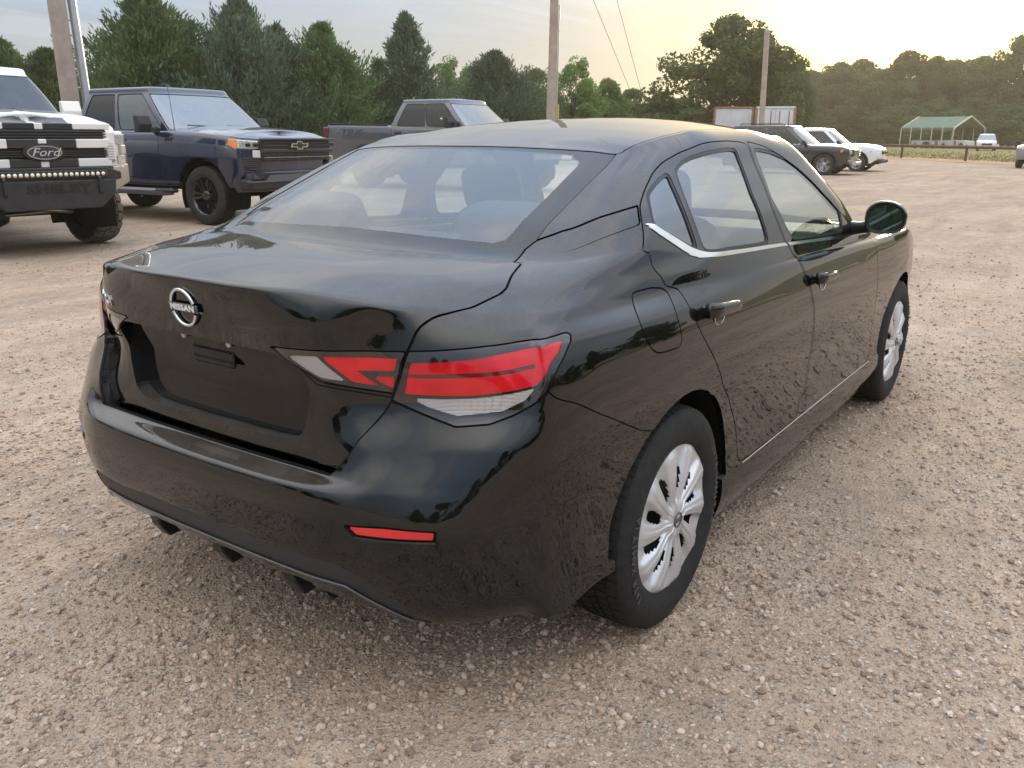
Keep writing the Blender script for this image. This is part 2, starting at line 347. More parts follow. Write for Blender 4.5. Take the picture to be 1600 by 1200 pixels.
def build_gravel():
    """loose stones: one object of points, a small faceted rock instanced on each by geometry nodes"""
    rs = np.random.RandomState(5); pts = []
    fwd = Vector((fw.x, fw.y, 0)).normalized(); lat = Vector((rt.x, rt.y, 0)).normalized()
    N = 230000
    d = 1.0+np.abs(rs.gamma(1.6, 1.9, N)); s = np.where(rs.rand(N) < .7, (rs.rand(N)*2-1)*(d*.68+.35), rs.randn(N)*(d*.55+1.2))
    x = CAM_P.x+fwd.x*d+lat.x*s; y = CAM_P.y+fwd.y*d+lat.y*s
    cl = np.sin(x*2.1+1.3*np.sin(y*1.7))*np.sin(y*2.4+1.1*np.sin(x*1.3)); keep = rs.rand(N) < .55+.40*cl
    keep &= d < 15
    x, y, d = x[keep], y[keep], d[keep]
    r = np.clip(.0021*np.exp(rs.randn(len(x))*.68), .0010, .011)*(1+.05*d)
    V = np.stack([x, y, r*.30], 1)
    me = bpy.data.meshes.new('gravel'); me.vertices.add(len(V)); me.vertices.foreach_set('co', V.astype(np.float32).ravel())
    at = me.attributes.new('size', 'FLOAT', 'POINT'); at.data.foreach_set('value', r.astype(np.float32))
    o = obj('gravel', me, None, None); tag(o, 'loose grey and tan stones scattered over the lot', 'gravel', None, 'stuff')
    sm = stone_mat(); me.materials.append(sm)
    ng = bpy.data.node_groups.new('gravel_scatter', 'GeometryNodeTree')
    ng.interface.new_socket('Geometry', in_out='INPUT', socket_type='NodeSocketGeometry'); ng.interface.new_socket('Geometry', in_out='OUTPUT', socket_type='NodeSocketGeometry')
    gi = ng.nodes.new('NodeGroupInput'); go = ng.nodes.new('NodeGroupOutput')
    g2i = ng.nodes.new('GeometryNodeGeometryToInstance')
    for k in range(4):
        ic = ng.nodes.new('GeometryNodeMeshIcoSphere'); ic.inputs['Radius'].default_value = 1.; ic.inputs['Subdivisions'].default_value = 2
        sp = ng.nodes.new('GeometryNodeSetPosition'); nz = ng.nodes.new('ShaderNodeTexNoise'); nz.inputs['Scale'].default_value = 1.1+.2*k; nz.inputs['Detail'].default_value = 1.
        po = ng.nodes.new('GeometryNodeInputPosition'); ad = ng.nodes.new('ShaderNodeVectorMath'); ad.operation = 'ADD'; ad.inputs[1].default_value = (k*7.3, k*3.1, k*5.7)
        sb = ng.nodes.new('ShaderNodeVectorMath'); sb.operation = 'SUBTRACT'; sb.inputs[1].default_value = (.5, .5, .5); sc = ng.nodes.new('ShaderNodeVectorMath'); sc.operation = 'SCALE'; sc.inputs[3].default_value = 1.5
        sq = ng.nodes.new('GeometryNodeTransform'); sq.inputs['Scale'].default_value = (1.0, .72+.08*k, .55+.06*k)
        ng.links.new(po.outputs[0], ad.inputs[0]); ng.links.new(ad.outputs[0], nz.inputs['Vector']); ng.links.new(nz.outputs['Color'], sb.inputs[0]); ng.links.new(sb.outputs[0], sc.inputs[0])
        ng.links.new(sc.outputs[0], sp.inputs['Offset']); ng.links.new(ic.outputs[0], sp.inputs['Geometry']); ng.links.new(sp.outputs[0], sq.inputs['Geometry'])
        ng.links.new(sq.outputs[0], g2i.inputs[0])
    ip = ng.nodes.new('GeometryNodeInstanceOnPoints'); ip.inputs['Pick Instance'].default_value = True
    rv = ng.nodes.new('FunctionNodeRandomValue'); rv.data_type = 'FLOAT_VECTOR'; rv.inputs[0].default_value = (-.4, -.4, 0); rv.inputs[1].default_value = (.4, .4, 6.28)
    ri = ng.nodes.new('FunctionNodeRandomValue'); ri.data_type = 'INT'; ri.inputs[4].default_value = 0; ri.inputs[5].default_value = 3; ri.inputs['Seed'].default_value = 3
    na = ng.nodes.new('GeometryNodeInputNamedAttribute'); na.data_type = 'FLOAT'; na.inputs[0].default_value = 'size'
    smn = ng.nodes.new('GeometryNodeSetMaterial'); smn.inputs['Material'].default_value = sm
    ng.links.new(gi.outputs[0], ip.inputs['Points']); ng.links.new(g2i.outputs[0], ip.inputs['Instance']); ng.links.new(rv.outputs[0], ip.inputs['Rotation'])
    ng.links.new(ri.outputs[2], ip.inputs['Instance Index']); ng.links.new(na.outputs[0], ip.inputs['Scale']); ng.links.new(ip.outputs[0], smn.inputs[0]); ng.links.new(smn.outputs[0], go.inputs[0])
    md = o.modifiers.new('scatter', 'NODES'); md.node_group = ng
build_gravel()

# ---------------------------------------------------------------- surface toolkit
import numpy as np

def akima(xk, Y, x):
    """Akima spline through keys xk (n,), values Y (n, ...), evaluated at x."""
    xk = np.asarray(xk, float); Y = np.asarray(Y, float); x = np.asarray(x, float)
    sh = Y.shape[1:]; Y2 = Y.reshape(len(xk), -1)
    m = (Y2[1:] - Y2[:-1]) / (xk[1:] - xk[:-1])[:, None]
    m = np.vstack([3*m[0]-2*m[1], 2*m[0]-m[1], m, 2*m[-1]-m[-2], 3*m[-1]-2*m[-2]])
    d = np.abs(m[1:] - m[:-1]) + 1e-4
    w1 = d[2:]; w2 = d[:-2]
    t = (w1*m[1:-2] + w2*m[2:-1]) / (w1 + w2)
    i = np.clip(np.searchsorted(xk, x, side='right') - 1, 0, len(xk) - 2)
    h = (xk[i+1] - xk[i])[:, None]; s = ((x - xk[i]) / h[:, 0])[:, None]
    s2, s3 = s*s, s*s*s
    r = (2*s3-3*s2+1)*Y2[i] + (s3-2*s2+s)*h*t[i] + (-2*s3+3*s2)*Y2[i+1] + (s3-s2)*h*t[i+1]
    return r.reshape((len(x),) + sh)

class Surf:
    """Interpolated ring surface: R[v][u] control points, dense grid, lookup by (u, v)."""
    def __init__(s, R, nu, nv, disp=None):
        R = np.asarray(R, float); s.R = R
        s.nvk, s.nuk = R.shape[:2]
        s.nu, s.nv = nu, nv
        s.us = np.linspace(0, s.nuk-1, nu); s.vs = np.linspace(0, s.nvk-1, nv)
        cu = np.concatenate([[0], np.cumsum(np.linalg.norm(np.diff(R[:max(3, s.nvk*2//3)], axis=1), axis=2).mean(0)+1e-3)])
        cv = np.concatenate([[0], np.cumsum(np.linalg.norm(np.diff(R, axis=0), axis=2).mean(1)+1e-3)])
        A = akima(cu, R.transpose(1, 0, 2), np.interp(s.us, np.arange(s.nuk), cu))           # nu, nvk, 3
        G = akima(cv, A.transpose(1, 0, 2), np.interp(s.vs, np.arange(s.nvk), cv))           # nv, nu, 3
        if disp is not None: G = disp(G, s.us, s.vs)
        s.G = G
        du = np.gradient(G, axis=1); dv = np.gradient(G, axis=0)
        N = np.cross(dv, du); L = np.linalg.norm(N, axis=2, keepdims=True)
        s.N = N / np.maximum(L, 1e-12)
        if s.nvk == 24: up_ = (s.vs > 17.2)[:, None] & (s.N[:, :, 2] < 0); s.N[up_] *= -1
    def at(s, uv, F=None):
        F = s.G if F is None else F
        uv = np.atleast_2d(np.asarray(uv, float)).copy(); um = s.nuk-1; ov = uv[:, 0] > um; uv[ov, 0] = 2*um-uv[ov, 0]
        a = np.clip(np.abs(uv[:, 0]) / (s.nuk-1) * (s.nu-1), 0, s.nu-1.001); b = np.clip(uv[:, 1] / (s.nvk-1) * (s.nv-1), 0, s.nv-1.001)
        i = a.astype(int); j = b.astype(int); fa = (a-i)[:, None]; fb = (b-j)[:, None]
        P = (F[j, i]*(1-fa)+F[j, i+1]*fa)*(1-fb) + (F[j+1, i]*(1-fa)+F[j+1, i+1]*fa)*fb
        P = P.copy(); P[(uv[:, 0] < 0) | ov, 1] *= -1
        return P
    def normal(s, uv): 
        n = s.at(uv, s.N); return n/np.linalg.norm(n, axis=1, keepdims=True)
    def tris(s):
        V = s.G.reshape(-1, 3); N = s.N.reshape(-1, 3)
        U, Vv = np.meshgrid(s.us, s.vs); UV = np.stack([U.ravel(), Vv.ravel()], 1)
        j, i = np.meshgrid(np.arange(s.nv-1), np.arange(s.nu-1), indexing='ij')
        a = (j*s.nu+i).ravel(); b = a+1; c = a+s.nu+1; d = a+s.nu
        T = np.concatenate([np.stack([a, b, c], 1), np.stack([a, c, d], 1)])
        return V, N, UV, T

def in_poly(Q, P):
    x, y = Q[:, 0], Q[:, 1]; r = np.zeros(len(Q), bool)
    x1, y1 = P[:, 0], P[:, 1]; x2, y2 = np.roll(x1, -1), np.roll(y1, -1)
    for k in range(len(P)):
        c = (y1[k] > y) != (y2[k] > y)
        with np.errstate(divide='ignore', invalid='ignore'):
            r ^= c & (x < (x2[k]-x1[k])*(y-y1[k])/(y2[k]-y1[k]+1e-30)+x1[k])
    return r

def dist_poly(V, C, maxd=.12):
    """distance of points V to the closed 3-D polyline C (only near its bounds)"""
    D = np.full(len(V), 9.)
    A = C; B = np.roll(C, -1, 0); lo = C.min(0)-maxd; hi = C.max(0)+maxd
    idx = np.where(((V > lo) & (V < hi)).all(1))[0]
    if not len(idx): return D
    Q = V[idx]; best = np.full(len(Q), 81.)
    AB = B-A; LL = (AB*AB).sum(1)+1e-12
    for k in range(len(A)):
        q = Q-A[k]; t = np.clip(q@AB[k]/LL[k], 0, 1)
        e = q-t[:, None]*AB[k]; best = np.minimum(best, (e*e).sum(1))
    D[idx] = np.sqrt(best); return D

class Cutter:
    def __init__(s, surf):
        s.S = surf; s.V, s.N, s.UV, s.T = surf.tris(); s.F = np.zeros(len(s.T), int); s.names = ['shell']
    def fid(s, name):
        if name not in s.names: s.names.append(name)
        return s.names.index(name)
    def _split(s, g):
        """split every triangle crossed by the level g = 0"""
        g = np.where(np.abs(g) < 1e-5, 1e-5, g)
        T = s.T; sg = g[T] > 0; n = sg.sum(1); cr = (n == 1) | (n == 2)
        if not cr.any(): return g
        K = T[cr]; SG = sg[cr]; f = s.F[cr]
        odd = np.where(SG.sum(1) == 1, SG.argmax(1), (~SG).argmax(1)); r = np.arange(len(K))
        a = K[r, odd]; b = K[r, (odd+1) % 3]; c = K[r, (odd+2) % 3]
        E = np.concatenate([np.stack([a, b], 1), np.stack([a, c], 1)]); Es = np.sort(E, 1)
        U, inv = np.unique(Es, axis=0, return_inverse=True); inv = inv.ravel()
        t = (g[U[:, 0]]/(g[U[:, 0]]-g[U[:, 1]]))[:, None]
        base = len(s.V); mix = lambda A: np.vstack([A, A[U[:, 0]]*(1-t)+A[U[:, 1]]*t])
        s.V = mix(s.V); s.N = mix(s.N); s.UV = mix(s.UV); s.N /= np.linalg.norm(s.N, axis=1, keepdims=True)+1e-12
        p = base+inv[:len(K)]; q = base+inv[len(K):]
        s.T = np.vstack([T[~cr], np.stack([a, p, q], 1), np.stack([p, b, c], 1), np.stack([p, c, q], 1)])
        s.F = np.concatenate([s.F[~cr], f, f, f])
        return np.concatenate([g, np.zeros(len(U))])
    def sd(s, uvpoly, smooth=True):
        P = uvpoly; C = s.S.at(P)
        d = dist_poly(s.V, C); return np.where(in_poly(s.UV, P), -d, d)
    def region(s, name, uvpoly, gap=0., only=None, gapname='seam'):
        """faces inside the (u, v) polygon become panel `name`; a strip of half width `gap` becomes seam"""
        P = dense(uvpoly, s.S)
        i = s.fid(name); ok = None if only is None else [s.fid(o) for o in only]
        if gap > 0:
            k = s.fid(gapname)
            for off in (-gap, gap):
                g = s.sd(P)+off; s._split(g)
            g = s.sd(P); gc = g[s.T].mean(1)
            m = np.abs(gc) < gap*.98; inn = gc <= -gap*.98
        else:
            s._split(s.sd(P)); gc = s.sd(P)[s.T].mean(1); m = None; inn = gc < 0
        if ok is not None:
            okm = np.isin(s.F, ok); inn &= okm
            if m is not None: m &= okm
        s.F[inn] = i
        if m is not None: s.F[m] = k
    def line(s, uvline, gap, gapname='seam', only=None):
        """a seam along an open line"""
        P = dense(uvline, s.S, closed=False); C = s.S.at(P)
        def g():
            d = np.full(len(s.V), 9.); lo = C.min(0)-.1; hi = C.max(0)+.1
            idx = np.where(((s.V > lo) & (s.V < hi)).all(1))[0]; Q = s.V[idx]; best = np.full(len(Q), 81.)
            for k in range(len(C)-1):
                ab = C[k+1]-C[k]; q = Q-C[k]; t = np.clip(q@ab/(ab@ab+1e-12), 0, 1); e = q-t[:, None]*ab
                best = np.minimum(best, (e*e).sum(1))
            d[idx] = np.sqrt(best); return d
        # the distance has its minimum on the line: refine first so triangles near it are small
        for off in (.012, .006, gap): s._split(g()-off)
        gc = g()[s.T].max(1); m = gc <= gap*1.02
        if only is not None: m &= np.isin(s.F, [s.fid(o) for o in only])
        s.F[m] = s.fid(gapname)

def dense(uv, S, step=.02, closed=True):
    uv = np.asarray(uv, float); out = []
    n = len(uv); m = n if closed else n-1
    for k in range(m):
        a = uv[k]; b = uv[(k+1) % n]
        L = np.linalg.norm(S.at(a)-S.at(b)); q = max(1, int(math.ceil(L/step)))
        for t in range(q): out.append(a+(b-a)*t/q)
    if not closed: out.append(uv[-1])
    return np.array(out)

def rnd(pts, r=.35, it=2):
    """round the corners of a closed polygon (Chaikin-like)"""
    P = np.asarray(pts, float)
    for _ in range(it):
        Q = np.roll(P, -1, 0); P = np.stack([P*(1-r/2)+Q*r/2, P*r/2+Q*(1-r/2)], 1).reshape(-1, P.shape[1]); r = .5
    return P

# ---------------------------------------------------------------- sedan body surface
def sedan_rings():
    ry = np.array([0, .2, .4, .55, .66, .75, .82])
    # rear x at those y, centre z, corner z, side z
    T = [
     (.325, .285, .185, [-.855,-.853,-.845,-.815,-.77,-.70,-.61]),
     (.39, .345, .29,  [-.912,-.908,-.893,-.855,-.805,-.735,-.64]),
     (.46, .42, .40,  [-.943,-.939,-.924,-.883,-.83,-.76,-.665]),
     (.55, .53, .52,  [-.957,-.953,-.938,-.897,-.850,-.790,-.69]),
     (.622, .61, .61, [-.952,-.948,-.932,-.882,-.832,-.777,-.69]),
     (.645, .65, .66, [-.888,-.886,-.880,-.866,-.815,-.762,-.684]),
     (.70, .72, .73,  [-.882,-.880,-.873,-.836,-.786,-.735,-.668]),
     (.80, .80, .79,  [-.872,-.870,-.860,-.797,-.75,-.69,-.632]),
     (.905, .875, .85,[-.882,-.878,-.858,-.788,-.745,-.682,-.615]),
     (.97, .935, .905,[-.890,-.885,-.861,-.780,-.733,-.672,-.60])]
    Zs=[0,.15,.19,.29,.35,.42,.47,.55,.65,.72,.8,.85,.90,.95]
    Ys=[.84,.845,.872,.893,.890,.886,.886,.892,.902,.905,.900,.893,.880,.86]
    sx = np.array([-.58,-.42,-.2,0,.2,.5,.9,1.3,1.7,2.1,2.4,2.712,3.0,3.2,3.38])
    pf = np.array([.957,.980,.993,1,1,1,1,1,1,1,1,.995,.97,.93,.86])
    fy = np.array([.64,.45,.25,0]); 
    rings = []
    bl = np.array([0,0,.25,.75,1,1,1])
    for k,(zc,zk,zs,xs) in enumerate(T):
        W = np.interp(zs, Zs, Ys)
        z = zc+(zk-zc)*np.array([0,.05,.15,.55,.9,1,1]) if k<3 else zc+(zk-zc)*np.array([0,.02,.1,.4,.75,1,1])
        y = ry*(1+(W/.9-1)*np.array([0,0,.1,.3,.6,.9,1]))
        P = [(xs[i], y[i], z[i]) for i in range(7)]
        zside = np.interp(sx, [-.58,-.3,.05,.45,3.38], [zk*.8+.2*zs, zk*.6+zs*.4, zk*.4+zs*.6, zs, zs])
        if k<3: zside = zside+np.interp(sx,[-.58,-.45,-.25,-.05,.2],[[.02,.05,.055,.04,0],[.012,.028,.03,.02,0],[.005,.012,.012,.008,0]][k])
        zf = np.interp(sx,[2.712,3.0,3.2,3.38],[1,.97,.92,.86]) if k>=3 else np.ones(len(sx))
        for i,x in enumerate(sx): P.append((x, np.interp(zside[i], Zs, Ys)*pf[i], zside[i]*zf[i]))
        fx = np.interp(zs, [.18,.3,.5,.65,.8,.9], [3.50,3.57,3.60,3.59,3.52,3.46])
        for i,yy in enumerate(fy): P.append((fx-[.11,.045,.01,0][i], yy*W/.9, zs*(.84 if k>=3 else 1)))
        rings.append(P)
    r1 = np.array(rings[0]); r0 = r1.copy(); c = np.array([1.3,0,0])
    r0[:,0] += np.where(r0[:,0]<0, .05, np.where(r0[:,0]>3.2,-.05,0)); r0[:,1] *= .94; r0[:,2] += .004
    rings.insert(0, r0)
    # deck edge / shoulder (R11)
    R11 = [(-.905,0,1.04),(-.897,.2,1.038),(-.845,.4,1.03),(-.772,.55,1.012),(-.705,.63,.998),(-.635,.71,.985),(-.56,.78,.975),
     (-.47,.812,.970),(-.34,.818,.968),(-.15,.822,.968),(.03,.838,.968),(.22,.848,.965),(.5,.856,.958),(.9,.860,.95),(1.3,.862,.94),(1.7,.862,.93),
     (2.1,.855,.925),(2.4,.845,.915),(2.712,.83,.90),(3.0,.79,.875),(3.2,.73,.845),(3.34,.64,.81),(3.40,.5,.80),(3.43,.35,.80),(3.45,.2,.80),(3.455,0,.80)]
    R14 = [(-.43,0,1.083),(-.427,.2,1.082),(-.41,.4,1.079),(-.366,.56,1.073),(-.33,.64,1.07),(-.27,.70,1.072),(-.18,.745,1.082),
     (-.10,.77,1.085),(-.02,.79,1.078),(.10,.805,1.06),(.22,.82,1.042),(.36,.832,1.032),(.55,.833,1.024),(.9,.835,1.01),(1.3,.838,.992),(1.74,.846,.974),
     (2.02,.81,.972),(2.06,.73,.980),(2.09,.64,.988),(2.14,.53,.994),(2.18,.42,.998),(2.205,.32,1.0),(2.22,.24,1.001),(2.23,.16,1.002),(2.235,.08,1.002),(2.24,0,1.002)]
    R17 = [(.165,0,1.337),(.17,.2,1.336),(.19,.36,1.331),(.215,.46,1.326),(.24,.535,1.319),(.285,.548,1.331),(.335,.558,1.341),
     (.385,.567,1.351),(.44,.575,1.361),(.50,.583,1.370),(.56,.589,1.377),(.63,.594,1.386),(.73,.599,1.389),(.88,.60,1.390),(1.10,.602,1.391),(1.36,.622,1.370),
     (1.435,.56,1.376),(1.455,.48,1.382),(1.47,.41,1.386),(1.482,.34,1.389),(1.49,.27,1.391),(1.495,.21,1.392),(1.498,.15,1.393),(1.50,.1,1.394),(1.502,.05,1.395),(1.503,0,1.395)]
    R11,R14,R17 = map(np.array,(R11,R14,R17))
    n = len(R11)
    # deck crease ring R12 and mid R13
    R12 = [(-.872,0,1.053),(-.864,.2,1.051),(-.814,.4,1.043),(-.738,.55,1.025),(-.672,.628,1.013),(-.60,.70,1.003),(-.525,.765,.995),(-.43,.797,.992),(-.31,.805,.992),(-.13,.815,.988),(.04,.832,.985),(.23,.843,.98)]
    R13 = [(-.65,0,1.076),(-.645,.2,1.075),(-.63,.4,1.069),(-.565,.55,1.058),(-.52,.628,1.05),(-.45,.695,1.042),(-.37,.75,1.038),(-.29,.775,1.036),(-.18,.79,1.035),(-.04,.808,1.025),(.10,.826,1.015),(.28,.838,1.005)]
    for i in range(len(R12), n):
        f = np.interp(i,[11,15,18,25],[.22,.22,.12,.10]); b = np.interp(i,[11,15,17,25],[.0,.0,.015,.012])
        R12.append(R11[i]*(1-f)+R14[i]*f+np.array([0,0,b]))
        f = np.interp(i,[11,15,18,25],[.62,.62,.5,.5]); b = np.interp(i,[11,15,17,25],[.0,.0,.025,.03])
        R13.append(R11[i]*(1-f)+R14[i]*f+np.array([0,0,b]))
    R12,R13 = np.array(R12),np.array(R13)
    out = np.zeros((n,3)); 
    for i in range(n):       # outward bulge of the glass band
        d = np.interp(i,[0,3,4,5,8,11,15,16,18,25],[.006,.004,.004,.012,.018,.02,.03,.02,.016,.016])
        a = np.interp(i,[0,3,6,10,15,17,25],[-90,-90,-55,0,0,60,90])   # direction of bulge in plan
        out[i] = (d*.6*np.sin(np.radians(a)), d*np.cos(np.radians(a))*.9, d*.6)
    R15 = R14*(2/3)+R17/3+out; R16 = R14/3+R17*(2/3)+out
    cx = np.interp(np.arange(n),[0,3,5,8,12,14,15,17,25],[.62,.63,.66,.70,.80,.93,1.02,1.08,1.10])
    zc = lambda x: np.interp(x,[.165,.3,.48,.65,.8,1.0,1.25,1.5],[1.337,1.364,1.396,1.416,1.428,1.437,1.432,1.395])
    R19 = np.stack([cx, 0*cx, zc(cx)],1)
    ii = np.arange(n); nx = np.interp(ii,[0,2,3,4,5,6,7,14,15,16,17,18],[1,1,1,.75,.35,.1,0,0,-.35,-.8,-1,-1]); ny = np.interp(ii,[0,2,3,4,5,6,7,14,15,16,17,18],[0,0,-.15,-.66,-.93,-1,-1,-1,-.93,-.6,-.12,0])
    nin = np.stack([nx,ny,0*nx],1)                                      # inward in plan
    def off(d,g):
        P = R17+nin*d; P[:,1] = np.maximum(P[:,1],0); P[:,2] = R17[:,2]+(R19[:,2]-R17[:,2])*g; return P
    def mid(f,g):
        P = R17*(1-f)+R19*f; P[:,2] = R17[:,2]+(R19[:,2]-R17[:,2])*g; return P
    R13b = R13*.10+R14*.90
    allr = rings+[R11,R12,R13,R13b,R14,R15,R16,R17,off(.04,.22),off(.095,.44),mid(.45,.77),mid(.72,.94),R19]
    return np.array([np.array(r) for r in allr])
def roof_fix(S):
    """lay the roof skin on one smooth height function so its reflections run clean"""
    def Z(x, y):
        sh = x.shape; x = x.ravel(); y = y.ravel()
        zc = akima([-.1,.0,.165,.3,.48,.65,.8,1.0,1.1,1.25,1.4,1.5,1.6],[1.288,1.306,1.337,1.359,1.388,1.411,1.426,1.437,1.438,1.432,1.412,1.396,1.378], x)
        d = akima([-.1,.1,.24,.335,.44,.56,.73,.88,1.1,1.36,1.5,1.6],[.05,.048,.044,.027,.022,.0255,.034,.042,.047,.045,.03,.02], x)
        return (zc-d*np.abs(y/.605)**2.4).reshape(sh)
    j0 = int(np.argmin(np.abs(S.vs-18))); G = S.G; b = G[j0]; cor = b[:, 2]-Z(b[:, 0], b[:, 1])
    P = G[j0:]; w = np.clip(1-(S.vs[j0:]-S.vs[j0])/2.2, 0, 1); w = w*w*(3-2*w)
    P[:, :, 2] = Z(P[:, :, 0], P[:, :, 1])+cor[None]*w[:, None]; P[0, :, 2] = b[:, 2]
    e = .004; x, y = P[:, :, 0], P[:, :, 1]
    n = np.stack([-(Z(x+e, y)-Z(x-e, y))/(2*e), -(Z(x, y+e)-Z(x, y-e))/(2*e), np.ones_like(x)], 2); n /= np.linalg.norm(n, axis=2, keepdims=True)
    k = np.clip((S.vs[j0:]-18.02)/.35, 0, 1)[:, None, None]; old = S.N[j0:].copy(); bad = old[:, :, 2] < .15; old[bad] = n[bad]
    nn = old*(1-k)+n*k; S.N[j0:] = nn/np.linalg.norm(nn, axis=2, keepdims=True)
    return S

